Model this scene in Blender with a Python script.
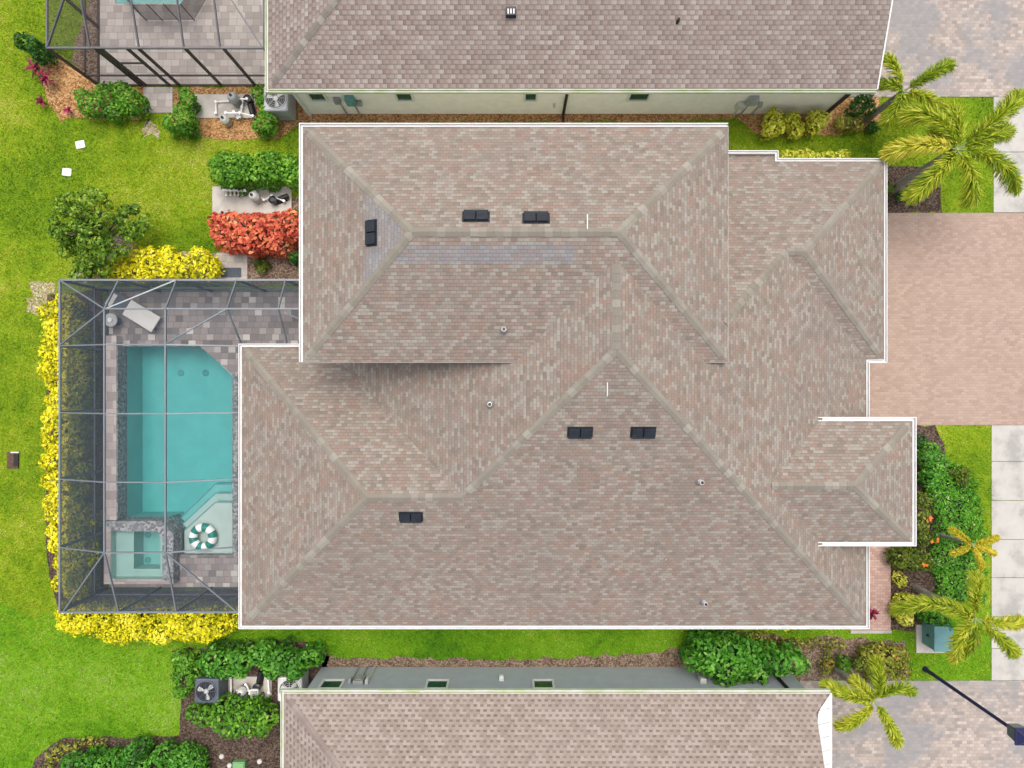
import bpy, bmesh, math, random
import numpy as np
from mathutils import Vector, Matrix
R = math.radians
rng = np.random.default_rng(7)
random.seed(7)
for o in list(bpy.data.objects): bpy.data.objects.remove(o)
S = bpy.context.scene
COL = S.collection

# ------------------------------------------------------------------ camera, sky, sun, exposure
HC, FPX = 25.0, 675.0            # camera height (m), focal length in pixels
cam = bpy.data.cameras.new('camera'); co = bpy.data.objects.new('camera', cam); COL.objects.link(co)
co.location = (0, 0, HC); co.rotation_euler = (0, 0, 0)
cam.sensor_width = 36; cam.lens = 36*FPX/1024; cam.clip_start = .1; cam.clip_end = 1000
S.camera = co
SUN_EL, SUN_AZ = 74, 8
w = bpy.data.worlds.new('World'); S.world = w; w.use_nodes = True
nt = w.node_tree; nt.nodes.clear()
sky = nt.nodes.new('ShaderNodeTexSky'); sky.sky_type = 'NISHITA'; sky.sun_disc = False
sky.sun_elevation = R(SUN_EL); sky.sun_rotation = R(SUN_AZ); sky.dust_density = 6; sky.air_density = 1.0; sky.ozone_density = 0.6
bg = nt.nodes.new('ShaderNodeBackground'); bg.inputs[1].default_value = .15
wo = nt.nodes.new('ShaderNodeOutputWorld')
hs = nt.nodes.new('ShaderNodeHueSaturation'); hs.inputs['Saturation'].default_value = .55   # thin overcast: greyer than a clear sky
nt.links.new(sky.outputs[0], hs.inputs['Color']); nt.links.new(hs.outputs[0], bg.inputs[0]); nt.links.new(bg.outputs[0], wo.inputs[0])
sl = bpy.data.lights.new('sun', 'SUN'); sl.energy = .75; sl.angle = R(42); sl.color = (1, .94, .87)
so = bpy.data.objects.new('sun', sl); COL.objects.link(so)
sd = Vector((math.sin(R(SUN_AZ))*math.cos(R(SUN_EL)), math.cos(R(SUN_AZ))*math.cos(R(SUN_EL)), math.sin(R(SUN_EL))))
so.rotation_euler = sd.to_track_quat('Z', 'Y').to_euler(); so.location = (0, -10, 40)
S.view_settings.view_transform = 'Standard'; S.view_settings.look = 'None'
S.view_settings.gamma = 1; S.view_settings.exposure = 0.64
S.render.engine = 'CYCLES'
S.cycles.transparent_max_bounces = 24

def P(px, py, z=0.0):
    k = (HC-z)/FPX
    return ((px-512)*k, (384-py)*k)
def PP(pts, z=0.0): return [P(x, y, z) for x, y in pts]

# ------------------------------------------------------------------ node helper
class NT:
    def __init__(s, name):
        s.m = bpy.data.materials.new(name); s.m.use_nodes = True
        s.t = s.m.node_tree; s.t.nodes.clear()
        s.out = s.t.nodes.new('ShaderNodeOutputMaterial')
    def n(s, typ, **kw):
        nd = s.t.nodes.new(typ)
        for k, v in kw.items(): setattr(nd, k, v)
        return nd
    def set(s, sock, v):
        if hasattr(v, 'links') or isinstance(v, bpy.types.NodeSocket): s.t.links.new(v, sock)
        else: sock.default_value = v
    def math(s, op, a, b=None, c=None):
        nd = s.n('ShaderNodeMath', operation=op)
        s.set(nd.inputs[0], a)
        if b is not None: s.set(nd.inputs[1], b)
        if c is not None: s.set(nd.inputs[2], c)
        return nd.outputs[0]
    def ramp(s, fac, stops, interp='LINEAR'):
        nd = s.n('ShaderNodeValToRGB'); cr = nd.color_ramp; cr.interpolation = interp
        while len(cr.elements) < len(stops): cr.elements.new(.5)
        for e, (p, c) in zip(cr.elements, stops):
            e.position = p; e.color = (*c, 1) if len(c) == 3 else c
        s.set(nd.inputs[0], fac); return nd.outputs[0]
    def mix(s, fac, a, b, mode='MIX'):
        nd = s.n('ShaderNodeMix', data_type='RGBA', blend_type=mode)
        s.set(nd.inputs[0], fac)
        for i, v in ((6, a), (7, b)):
            if isinstance(v, tuple) and len(v) == 3: v = (*v, 1)
            s.set(nd.inputs[i], v)
        return nd.outputs[2]
    def noise(s, scale, vec=None, detail=4, rough=.55, dim='3D'):
        nd = s.n('ShaderNodeTexNoise', noise_dimensions=dim)
        nd.inputs['Scale'].default_value = scale; nd.inputs['Detail'].default_value = detail; nd.inputs['Roughness'].default_value = rough
        if vec is not None: s.t.links.new(vec, nd.inputs['Vector'])
        return nd.outputs[0]
    def pos(s): return s.n('ShaderNodeNewGeometry').outputs['Position']
    def bump(s, h, strength=.5, dist=.01):
        nd = s.n('ShaderNodeBump'); nd.inputs['Strength'].default_value = strength; nd.inputs['Distance'].default_value = dist
        s.set(nd.inputs['Height'], h); return nd.outputs[0]
    def bsdf(s, color, rough=.8, normal=None, spec=.3, metal=0.0):
        b = s.n('ShaderNodeBsdfPrincipled')
        s.set(b.inputs['Base Color'], (*color, 1) if isinstance(color, tuple) and len(color) == 3 else color)
        s.set(b.inputs['Roughness'], rough); b.inputs['Specular IOR Level'].default_value = spec
        s.set(b.inputs['Metallic'], metal)
        if normal is not None: s.t.links.new(normal, b.inputs['Normal'])
        return b.outputs[0]
    def done(s, sh):
        s.t.links.new(sh, s.out.inputs[0]); return s.m

def white(n, vec):
    nd = n.n('ShaderNodeTexWhiteNoise', noise_dimensions='3D'); n.t.links.new(vec, nd.inputs['Vector']); return nd
def comb(n, x, y, z=0.0):
    nd = n.n('ShaderNodeCombineXYZ'); n.set(nd.inputs[0], x); n.set(nd.inputs[1], y); n.set(nd.inputs[2], z); return nd.outputs[0]

def cells(n, vec, w, h, stagger=.5, jitter=.3):
    """running-bond cells: returns random value, random2, fract-u, fract-v"""
    sp = n.n('ShaderNodeSeparateXYZ'); n.t.links.new(vec, sp.inputs[0])
    v = n.math('DIVIDE', sp.outputs[1], h); row = n.math('FLOOR', v); fv = n.math('SUBTRACT', v, row)
    wr = white(n, comb(n, row, 3.7, 1.1)).outputs[0]
    u = n.math('DIVIDE', sp.outputs[0], w)
    u = n.math('ADD', u, n.math('MULTIPLY', row, stagger)); u = n.math('ADD', u, n.math('MULTIPLY', wr, jitter))
    c = n.math('FLOOR', u); fu = n.math('SUBTRACT', u, c)
    wn = white(n, comb(n, c, row, .5)); sc = n.n('ShaderNodeSeparateColor'); n.t.links.new(wn.outputs[1], sc.inputs[0])
    return wn.outputs[0], sc.outputs[1], fu, fv, row

def shingle(name, stops, w=.23, h=.135, line=.5, grid=None, rand_tab=1.0, stain=False, pat=None):
    n = NT(name); uv = n.n('ShaderNodeUVMap').outputs[0]
    r1, r2, fu, fv, row = cells(n, uv, w, h, .5, .16 if pat is None else .06)
    val = r1
    if pat is not None:   # regular alternating dark tabs
        par = n.math('MULTIPLY', n.math('FRACT', n.math('MULTIPLY', row, .5)), 0.0)
        alt = n.math('GREATER_THAN', fu, .42)
        val = n.math('ADD', n.math('MULTIPLY_ADD', r1, pat, .12), n.math('MULTIPLY', alt, .30))
    col = n.ramp(val, stops)
    big = n.noise(.35, n.pos(), 3); col = n.mix(n.math('MULTIPLY', n.math('SUBTRACT', big, .45), 1.2), col, (.20, .175, .155), 'MIX')
    streak = n.noise(1.3, n.pos(), 4)
    col = n.mix(n.ramp(streak, [(.52, (0, 0, 0)), (.75, (.5, .5, .5))]), col, (.28, .18, .145) if pat is None else (.22, .17, .15))
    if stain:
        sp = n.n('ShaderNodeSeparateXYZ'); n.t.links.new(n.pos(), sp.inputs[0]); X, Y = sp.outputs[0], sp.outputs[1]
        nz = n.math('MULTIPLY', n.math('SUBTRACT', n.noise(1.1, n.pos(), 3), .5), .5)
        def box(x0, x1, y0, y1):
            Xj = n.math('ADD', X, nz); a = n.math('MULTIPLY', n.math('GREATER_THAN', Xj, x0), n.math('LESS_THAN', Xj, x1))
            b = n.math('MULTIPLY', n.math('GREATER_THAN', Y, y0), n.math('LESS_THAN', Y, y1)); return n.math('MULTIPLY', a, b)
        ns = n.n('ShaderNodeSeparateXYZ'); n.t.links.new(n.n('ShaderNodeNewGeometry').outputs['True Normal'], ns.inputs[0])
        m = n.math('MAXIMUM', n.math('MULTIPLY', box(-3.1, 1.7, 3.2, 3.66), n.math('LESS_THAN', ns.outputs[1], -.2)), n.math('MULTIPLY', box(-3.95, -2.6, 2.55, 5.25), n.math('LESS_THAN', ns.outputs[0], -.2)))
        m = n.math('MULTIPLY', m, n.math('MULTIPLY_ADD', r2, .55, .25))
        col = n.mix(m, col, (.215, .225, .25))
    gr = n.noise(160, uv, 2, .7); col = n.mix(.22, col, n.ramp(gr, [(.3, (.06, .055, .05)), (.7, (.62, .58, .55))]), 'OVERLAY')
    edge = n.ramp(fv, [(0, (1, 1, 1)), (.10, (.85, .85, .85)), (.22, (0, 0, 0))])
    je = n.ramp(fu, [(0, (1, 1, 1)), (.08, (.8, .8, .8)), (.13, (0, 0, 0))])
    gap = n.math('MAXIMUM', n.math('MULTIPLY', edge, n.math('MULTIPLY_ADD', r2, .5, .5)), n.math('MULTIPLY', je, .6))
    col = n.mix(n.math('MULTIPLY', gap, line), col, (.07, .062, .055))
    hgt = n.math('ADD', n.math('SUBTRACT', 1.0, fv), n.math('MULTIPLY', r2, .5))
    return n.done(n.bsdf(col, .92, n.bump(hgt, .6, .012), .2))

def paver(name, stops, w, h, grout, line=.5, stag=.5, jit=.2, blot=None, world=True):
    n = NT(name); p = n.pos()
    r1, r2, fu, fv, row = cells(n, p, w, h, stag, jit)
    col = n.ramp(r1, stops)
    if blot:
        f = n.ramp(n.noise(blot[0], p, 5, .6), [(blot[1], (0, 0, 0)), (blot[2], (1, 1, 1))])
        col = n.mix(n.math('MULTIPLY', f, blot[4]), col, blot[3])
    dirt = n.noise(.7, p, 6, .65); col = n.mix(n.math('MULTIPLY', dirt, .35), col, n.mix(.5, col, (.10, .09, .08)))
    spots = n.ramp(n.noise(2.3, p, 8, .75), [(.56, (0, 0, 0)), (.70, (.55, .55, .55))]); col = n.mix(spots, col, n.mix(.55, col, (.12, .10, .09)))
    gr = n.noise(70, p, 3); col = n.mix(.25, col, n.ramp(gr, [(.3, (.2, .2, .2)), (.7, (.75, .75, .75))]), 'OVERLAY')
    ju = .012/w; jv = .012/h
    e = n.math('MAXIMUM', n.ramp(fu, [(ju, (1, 1, 1)), (ju*2, (0, 0, 0))]), n.ramp(fv, [(jv, (1, 1, 1)), (jv*2, (0, 0, 0))]))
    col = n.mix(n.math('MULTIPLY', e, line), col, grout)
    hh = n.math('ADD', n.math('SUBTRACT', 1.0, e), n.math('MULTIPLY', r2, .3))
    return n.done(n.bsdf(col, .85, n.bump(hh, .5, .006), .25))

def plain(name, c, rough=.5, metal=0.0, spec=.4, var=.12, scale=3.0, bump=0.0, bs=120):
    n = NT(name); p = n.pos()
    f = n.noise(scale, p, 6, .6)
    d = tuple(max(0, x*(1-var*1.6)) for x in c); l = tuple(min(1, x*(1+var)) for x in c)
    col = n.ramp(f, [(.3, d), (.7, l)])
    nm = n.bump(n.noise(bs, p, 3), .4, bump) if bump else None
    return n.done(n.bsdf(col, rough, nm, spec, metal))

def foliage_mat(name, stops, rough=.5, trans=.25):
    n = NT(name); a = n.n('ShaderNodeAttribute', attribute_name='tint').outputs['Fac']
    f = n.math('ADD', a, n.math('MULTIPLY', n.math('SUBTRACT', n.noise(1.6, n.pos(), 3), .5), .5))
    col = n.ramp(f, stops)
    b = n.bsdf(col, rough, None, .25)
    t = n.n('ShaderNodeBsdfTranslucent'); n.t.links.new(col, t.inputs[0])
    mx = n.n('ShaderNodeMixShader'); mx.inputs[0].default_value = trans
    n.t.links.new(b, mx.inputs[1]); n.t.links.new(t.outputs[0], mx.inputs[2])
    return n.done(mx.outputs[0])

M = {}
def build_materials():
    tri = [(0, (0.194, 0.160, 0.135)), (.12, (0.220, 0.183, 0.154)), (.34, (0.241, 0.205, 0.173)), (.44, (0.259, 0.188, 0.155)), (.52, (0.269, 0.196, 0.161)), (.58, (0.245, 0.213, 0.183)), (.78, (0.274, 0.250, 0.213)), (1, (0.312, 0.289, 0.249))]
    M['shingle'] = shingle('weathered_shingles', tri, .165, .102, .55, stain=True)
    t2 = [(0, (.148, .120, .108)), (.25, (.195, .160, .143)), (.45, (.25, .198, .178)), (.65, (.262, .226, .202)), (.85, (.31, .278, .252)), (1, (.37, .338, .31))]
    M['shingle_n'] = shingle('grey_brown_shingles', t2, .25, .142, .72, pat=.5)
    t3 = [(0, (0.220, 0.176, 0.146)), (.4, (0.264, 0.218, 0.184)), (.7, (0.286, 0.239, 0.205)), (1, (0.321, 0.275, 0.239))]
    n = NT('dashed_shingles'); uv = n.n('ShaderNodeUVMap').outputs[0]
    r1, r2, fu, fv, row = cells(n, uv, .222, .148, .5, .12)
    col = n.ramp(r1, t3)
    notch = n.math('MULTIPLY', n.ramp(fu, [(.0, (0, 0, 0)), (.05, (1, 1, 1)), (.52, (1, 1, 1)), (.58, (0, 0, 0))]), n.ramp(fv, [(.0, (1, 1, 1)), (.42, (1, 1, 1)), (.5, (0, 0, 0))]))
    col = n.mix(n.math('MULTIPLY', notch, n.math('MULTIPLY_ADD', r2, .35, .6)), col, (.115, .078, .066))
    big = n.noise(.5, n.pos(), 4); col = n.mix(n.math('MULTIPLY', big, .4), col, (.30, .25, .225))
    gr = n.noise(150, uv, 2, .7); col = n.mix(.2, col, n.ramp(gr, [(.3, (.1, .1, .1)), (.7, (.7, .7, .7))]), 'OVERLAY')
    M['shingle_s'] = n.done(n.bsdf(col, .92, n.bump(n.math('SUBTRACT', n.math('SUBTRACT', 1.0, fv), notch), .6, .012), .2))
    def capm(name, stops):
        n = NT(name); a = n.n('ShaderNodeAttribute', attribute_name='tint').outputs['Fac']
        col = n.ramp(a, stops)
        col = n.mix(.3, col, n.ramp(n.noise(90, n.pos(), 3), [(.3, (.12, .12, .12)), (.7, (.7, .7, .7))]), 'OVERLAY')
        return n.done(n.bsdf(col, .92, None, .2))
    M['cap'] = capm('ridge_shingles', [(0, (.215, .193, .158)), (.6, (.242, .221, .184)), (.85, (.265, .245, .207)), (1, (.298, .279, .238))])
    M['cap_n'] = capm('ridge_shingles_grey', [(0, (.17, .15, .135)), (.7, (.22, .197, .175)), (1, (.28, .255, .23))])
    M['cap_s'] = capm('ridge_shingles_tan', [(0, (.21, .17, .15)), (.7, (.255, .21, .187)), (1, (.30, .25, .225))])
    M['white'] = plain('white_paint', (.66, .66, .645), .45, var=.04)
    n = NT('algae_gutter_paint'); f = n.ramp(n.noise(2.2, n.pos(), 5), [(.35, (0, 0, 0)), (.65, (1, 1, 1))])
    M['gutter_n'] = n.done(n.bsdf(n.mix(f, (.60, .60, .55), (.44, .52, .30)), .5))
    M['drip'] = plain('drip_edge', (.30, .27, .24), .6)
    M['cream'] = plain('cream_stucco', (.88, .835, .775), .85, var=.05, bump=.004)
    M['greywall'] = plain('grey_blue_stucco', (.40, .44, .475), .85, var=.05, bump=.004)
    M['darkmetal'] = plain('dark_bronze', (.03, .026, .024), .5, .3)
    M['silver'] = plain('grey_aluminium', (.17, .19, .21), .4, .3, var=.06)
    M['frame2'] = plain('weathered_bronze_aluminium', (.11, .11, .12), .45, .3)
    M['bronze'] = plain('bronze_aluminium', (.045, .036, .033), .45, .3)
    M['glass'] = plain('window_glass', (.012, .045, .045), .06, spec=.8, var=.3, scale=1.0)
    M['ventblack'] = plain('vent_plastic', (.014, .018, .026), .45, var=.25)
    M['pipe'] = plain('white_pipe', (.75, .74, .72), .4, var=.08)
    M['lead'] = plain('lead_flashing', (.33, .33, .34), .5, .4)
    M['concrete'] = concrete('concrete', (.41, .397, .368))
    M['pad'] = concrete('pad_concrete', (.46, .43, .385))
    M['pav_pink'] = paver('pink_pavers', [(0, (.325, .232, .185)), (.5, (.365, .264, .21)), (1, (.405, .30, .242))], .2, .1, (.27, .205, .17), .5, .5, .0, (.5, .45, .7, (.385, .30, .235), .4))
    M['pav_walk'] = paver('walk_pavers', [(0, (.40, .25, .205)), (.5, (.47, .31, .26)), (1, (.53, .38, .32))], .2, .1, (.28, .18, .15), .6, .5, .0)
    M['pav_grey'] = paver('grey_pavers', [(0, (.26, .23, .21)), (.35, (.34, .295, .26)), (.7, (.40, .33, .285)), (1, (.46, .40, .355))], .18, .12, (.25, .22, .20), .55, .5, .1, (.38, .47, .57, (.235, .24, .25), .75))
    M['pav_deck'] = paver('deck_pavers', [(0, (.15, .14, .14)), (.3, (.24, .215, .21)), (.6, (.31, .265, .25)), (.85, (.28, .255, .25)), (.93, (.40, .37, .345)), (1, (.60, .57, .53))], .27, .23, (.13, .12, .115), .6, .5, .9)
    M['pav_tan'] = paver('tan_pavers', [(0, (.38, .335, .31)), (.5, (.47, .42, .385)), (1, (.60, .55, .50))], .30, .25, (.24, .21, .19), .55, .5, .9)
    n = NT('stone_tile'); v = n.n('ShaderNodeTexVoronoi'); v.inputs['Scale'].default_value = 13; n.t.links.new(n.pos(), v.inputs['Vector'])
    sc = n.n('ShaderNodeSeparateColor'); n.t.links.new(v.outputs['Color'], sc.inputs[0])
    M['stone'] = n.done(n.bsdf(n.ramp(sc.outputs[0], [(.1, (.12, .125, .13)), (.5, (.19, .20, .205)), (.95, (.33, .34, .335))]), .7, n.bump(v.outputs['Distance'], .5, .02)))
    M['ledge_pav'] = paver('ledge_pavers', [(0, (.27, .235, .225)), (.6, (.40, .34, .32)), (1, (.52, .46, .42))], .42, .30, (.17, .15, .145), .5, .5, .5)
    M['plaster'] = plain('pool_plaster', (.20, .46, .425), .7, var=.06, scale=1.2)
    M['trimtile'] = plain('step_trim_tile', (.16, .27, .29), .5)
    M['spaplaster'] = plain('spa_plaster', (.37, .47, .42), .7, var=.05, scale=1.5)
    M['shelfplaster'] = plain('shelf_plaster', (.43, .49, .45), .7, var=.05, scale=1.5)
    # water: clear coloured surface with faint gloss
    def water(name, tint, dens):
        n = NT(name); tr = n.n('ShaderNodeBsdfTransparent'); tr.inputs[0].default_value = (.97, .99, .99, 1)
        nm = n.bump(n.noise(2.6, n.pos(), 3), .25, .03)
        gl = n.n('ShaderNodeBsdfGlossy'); gl.inputs['Roughness'].default_value = .04; n.t.links.new(nm, gl.inputs['Normal'])
        mx = n.n('ShaderNodeMixShader'); mx.inputs[0].default_value = .04
        n.t.links.new(tr.outputs[0], mx.inputs[1]); n.t.links.new(gl.outputs[0], mx.inputs[2])
        va = n.n('ShaderNodeVolumeAbsorption'); va.inputs[0].default_value = (*tint, 1); va.inputs[1].default_value = dens
        n.t.links.new(va.outputs[0], n.out.inputs[1]); return n.done(mx.outputs[0])
    M['water'] = water('pool_water', (.14, .85, .88), .50)
    M['spawater'] = water('spa_water', (.12, .88, .90), .5)
    def screen(name, f, c):
        n = NT(name); tr = n.n('ShaderNodeBsdfTransparent'); d = n.n('ShaderNodeBsdfDiffuse'); d.inputs[0].default_value = (*c, 1)
        mx = n.n('ShaderNodeMixShader'); mx.inputs[0].default_value = f
        n.t.links.new(tr.outputs[0], mx.inputs[1]); n.t.links.new(d.outputs[0], mx.inputs[2]); return n.done(mx.outputs[0])
    M['screen_roof'] = screen('roof_screen_mesh', .15, (.10, .13, .16))
    M['screen_wall'] = screen('wall_screen_mesh', .62, (.11, .125, .14))
    M['screen_n'] = screen('light_screen_mesh', .26, (.07, .065, .065))
    M['net'] = screen('fence_mesh', .62, (.05, .05, .055))
    M['mulch'] = mulch('dark_mulch', [(.25, (.035, .024, .018)), (.5, (.085, .058, .044)), (.75, (.17, .125, .10))])
    M['mulch_brown'] = mulch('brown_mulch', [(.25, (.09, .06, .042)), (.5, (.21, .145, .105)), (.75, (.37, .28, .21))])
    M['straw'] = mulch('straw_mulch', [(.25, (.16, .075, .03)), (.5, (.40, .21, .085)), (.75, (.55, .36, .17))])
    M['sand'] = mulch('bare_soil', [(.25, (.26, .19, .13)), (.5, (.42, .33, .24)), (.75, (.58, .50, .40))])
    # lawn
    n = NT('lawn_grass'); p = n.pos()
    f = n.math('ADD', n.math('MULTIPLY', n.noise(.22, p, 4), .55), n.math('MULTIPLY', n.noise(2.4, p, 6, .7), .45))
    col = n.ramp(f, [(.30, (.06, .13, .008)), (.45, (.125, .22, .010)), (.56, (.20, .29, .014)), (.70, (.33, .34, .06))])
    col = n.mix(.6, col, n.ramp(n.noise(26, p, 4, .8), [(.3, (.15, .17, .1)), (.7, (.8, .8, .75))]), 'OVERLAY')
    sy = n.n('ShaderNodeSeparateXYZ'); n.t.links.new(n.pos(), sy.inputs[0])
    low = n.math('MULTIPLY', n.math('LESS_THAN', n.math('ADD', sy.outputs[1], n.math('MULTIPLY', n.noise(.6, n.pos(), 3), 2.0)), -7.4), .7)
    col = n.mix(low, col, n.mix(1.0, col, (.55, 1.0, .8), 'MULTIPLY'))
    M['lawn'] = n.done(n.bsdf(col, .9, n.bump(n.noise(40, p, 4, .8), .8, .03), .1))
    n = NT('grass_blades'); a = n.n('ShaderNodeAttribute', attribute_name='tint').outputs['Fac']; p = n.pos()
    f = n.math('ADD', n.math('MULTIPLY', n.noise(.22, p, 4), .6), n.math('MULTIPLY', n.noise(1.9, p, 5, .7), .4))
    f = n.math('MULTIPLY_ADD', n.math('SUBTRACT', f, .5), 1.35, .5)
    f = n.math('ADD', f, n.math('MULTIPLY', n.math('SUBTRACT', a, .5), .2))
    col = n.ramp(f, [(.34, (.085, .19, .008)), (.43, (.19, .31, .010)), (.52, (.31, .41, .013)), (.60, (.46, .48, .04)), (.70, (.60, .55, .18))])
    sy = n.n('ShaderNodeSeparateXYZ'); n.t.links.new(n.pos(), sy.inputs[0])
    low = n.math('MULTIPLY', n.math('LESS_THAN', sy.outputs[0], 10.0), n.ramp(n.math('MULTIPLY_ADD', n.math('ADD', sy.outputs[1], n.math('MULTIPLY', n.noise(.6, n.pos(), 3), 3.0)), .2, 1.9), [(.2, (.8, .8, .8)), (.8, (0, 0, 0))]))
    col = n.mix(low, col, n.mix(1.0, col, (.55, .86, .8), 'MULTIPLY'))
    b = n.bsdf(col, .6, None, .2); t = n.n('ShaderNodeBsdfTranslucent'); n.t.links.new(col, t.inputs[0])
    mx = n.n('ShaderNodeMixShader'); mx.inputs[0].default_value = .25; n.t.links.new(b, mx.inputs[1]); n.t.links.new(t.outputs[0], mx.inputs[2])
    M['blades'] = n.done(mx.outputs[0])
    F = foliage_mat
    M['yellow'] = F('gold_leaves', [(0, (.09, .15, .01)), (.22, (.34, .36, .01)), (.42, (.70, .64, .010)), (.7, (.85, .78, .014)), (1, (.93, .88, .10))])
    M['lime'] = F('lime_leaves', [(0, (.16, .24, .01)), (.35, (.46, .50, .02)), (.7, (.68, .68, .08)), (1, (.80, .78, .20))])
    M['green'] = F('green_leaves', [(0, (.022, .08, .006)), (.35, (.065, .21, .012)), (.7, (.14, .35, .022)), (1, (.27, .50, .06))])
    M['dgreen'] = F('dark_green_leaves', [(0, (.012, .045, .008)), (.4, (.025, .10, .014)), (.75, (.05, .17, .02)), (1, (.11, .27, .05))])
    M['mgreen'] = F('emerald_leaves', [(0, (.018, .08, .008)), (.35, (.045, .19, .014)), (.7, (.10, .32, .024)), (1, (.24, .48, .08))])
    M['olive'] = F('olive_leaves', [(0, (.025, .045, .006)), (.4, (.085, .13, .012)), (.75, (.16, .22, .02)), (1, (.30, .34, .05))])
    M['red'] = F('croton_leaves', [(0, (.10, .014, .014)), (.25, (.38, .045, .035)), (.5, (.62, .115, .06)), (.8, (.76, .24, .11)), (1, (.76, .38, .16))])
    M['magenta'] = F('cordyline_leaves', [(0, (.07, .008, .02)), (.5, (.26, .02, .06)), (1, (.52, .07, .15))])
    M['jasmine'] = F('jasmine_leaves', [(0, (.025, .11, .01)), (.4, (.07, .26, .015)), (.8, (.16, .42, .03)), (.94, (.28, .52, .07)), (1, (.50, .62, .30))])
    M['mixed'] = F('mixed_leaves', [(0, (.07, .035, .018)), (.25, (.13, .14, .018)), (.6, (.25, .30, .03)), (.85, (.46, .42, .06)), (.93, (.50, .40, .08)), (1, (.50, .14, .06))])
    M['orange'] = F('orange_flowers', [(0, (.55, .13, .02)), (1, (.80, .28, .04))])
    M['frond'] = F('palm_leaflets', [(0, (.11, .18, .008)), (.4, (.26, .37, .014)), (.75, (.45, .51, .03)), (1, (.64, .57, .07))], .45)
    M['frond_y'] = F('yellow_palm_leaflets', [(0, (.30, .28, .012)), (.5, (.52, .46, .02)), (1, (.68, .55, .06))], .45)
    M['trunk'] = plain('palm_trunk', (.27, .24, .21), .85, var=.25, scale=8, bump=.01)
    M['shaft'] = plain('palm_crownshaft', (.23, .28, .08), .6, var=.2)
    M['bark'] = plain('bark', (.11, .085, .065), .9, var=.3, scale=9, bump=.02)
    M['acgrey'] = plain('ac_grey_metal', (.36, .38, .38), .45, .1)
    M['acdark'] = plain('ac_dark_metal', (.085, .10, .125), .45, .1)
    M['aclight'] = plain('ac_light_metal', (.55, .55, .52), .45, .1)
    M['fan'] = plain('fan_blade', (.45, .45, .43), .5, .3)
    M['black'] = plain('black_plastic', (.012, .012, .013), .4)
    M['tankgrey'] = plain('tank_grey', (.30, .31, .30), .4, var=.2)
    M['teal'] = plain('teal_enamel', (.13, .29, .29), .5, var=.08)
    M['teal_side'] = M['teal']
    M['navy'] = plain('navy_post_paint', (.012, .014, .065), .4)
    M['ringgreen'] = plain('green_vinyl', (.005, .20, .15), .3, var=.05)
    M['ringwhite'] = plain('white_vinyl', (.82, .82, .80), .3, var=.03)
    M['sling'] = plain('sling_fabric', (.56, .55, .52), .8, var=.05)
    M['slingdark'] = plain('dark_cushion', (.10, .11, .125), .8)
    M['mat'] = doormat()
    M['boxlid'] = plain('rusty_lid', (.10, .055, .035), .8, var=.4, scale=12)
    M['greenbox'] = plain('green_box_plastic', (.16, .33, .14), .5)
    M['garage'] = plain('garage_panel', (.70, .68, .63), .5, var=.04)

def concrete(name, c):
    n = NT(name); p = n.pos()
    f = n.noise(1.0, p, 7, .62); col = n.ramp(f, [(.36, tuple(x*.74 for x in c)), (.5, c), (.7, tuple(min(1, x*1.12) for x in c))])
    g = n.noise(60, p, 3); col = n.mix(.2, col, n.ramp(g, [(.3, (.3, .3, .3)), (.7, (.7, .7, .7))]), 'OVERLAY')
    return n.done(n.bsdf(col, .85, n.bump(g, .3, .004), .2))
def mulch(name, stops):
    n = NT(name); p = n.pos()
    v = n.n('ShaderNodeTexVoronoi'); v.inputs['Scale'].default_value = 22; n.t.links.new(p, v.inputs['Vector'])
    sc = n.n('ShaderNodeSeparateColor'); n.t.links.new(v.outputs['Color'], sc.inputs[0])
    f = n.math('ADD', n.math('MULTIPLY', sc.outputs[0], .5), n.math('MULTIPLY', n.noise(1.8, p, 6, .7), .5))
    col = n.ramp(f, stops)
    return n.done(n.bsdf(col, .95, n.bump(n.math('ADD', sc.outputs[1], n.noise(45, p, 3)), .9, .03), .1))
def doormat():
    n = NT('doormat_fibre'); p = n.pos()
    col = n.ramp(n.noise(40, p, 3), [(.3, (.05, .065, .085)), (.7, (.11, .13, .16))])
    return n.done(n.bsdf(col, .95))

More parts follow.
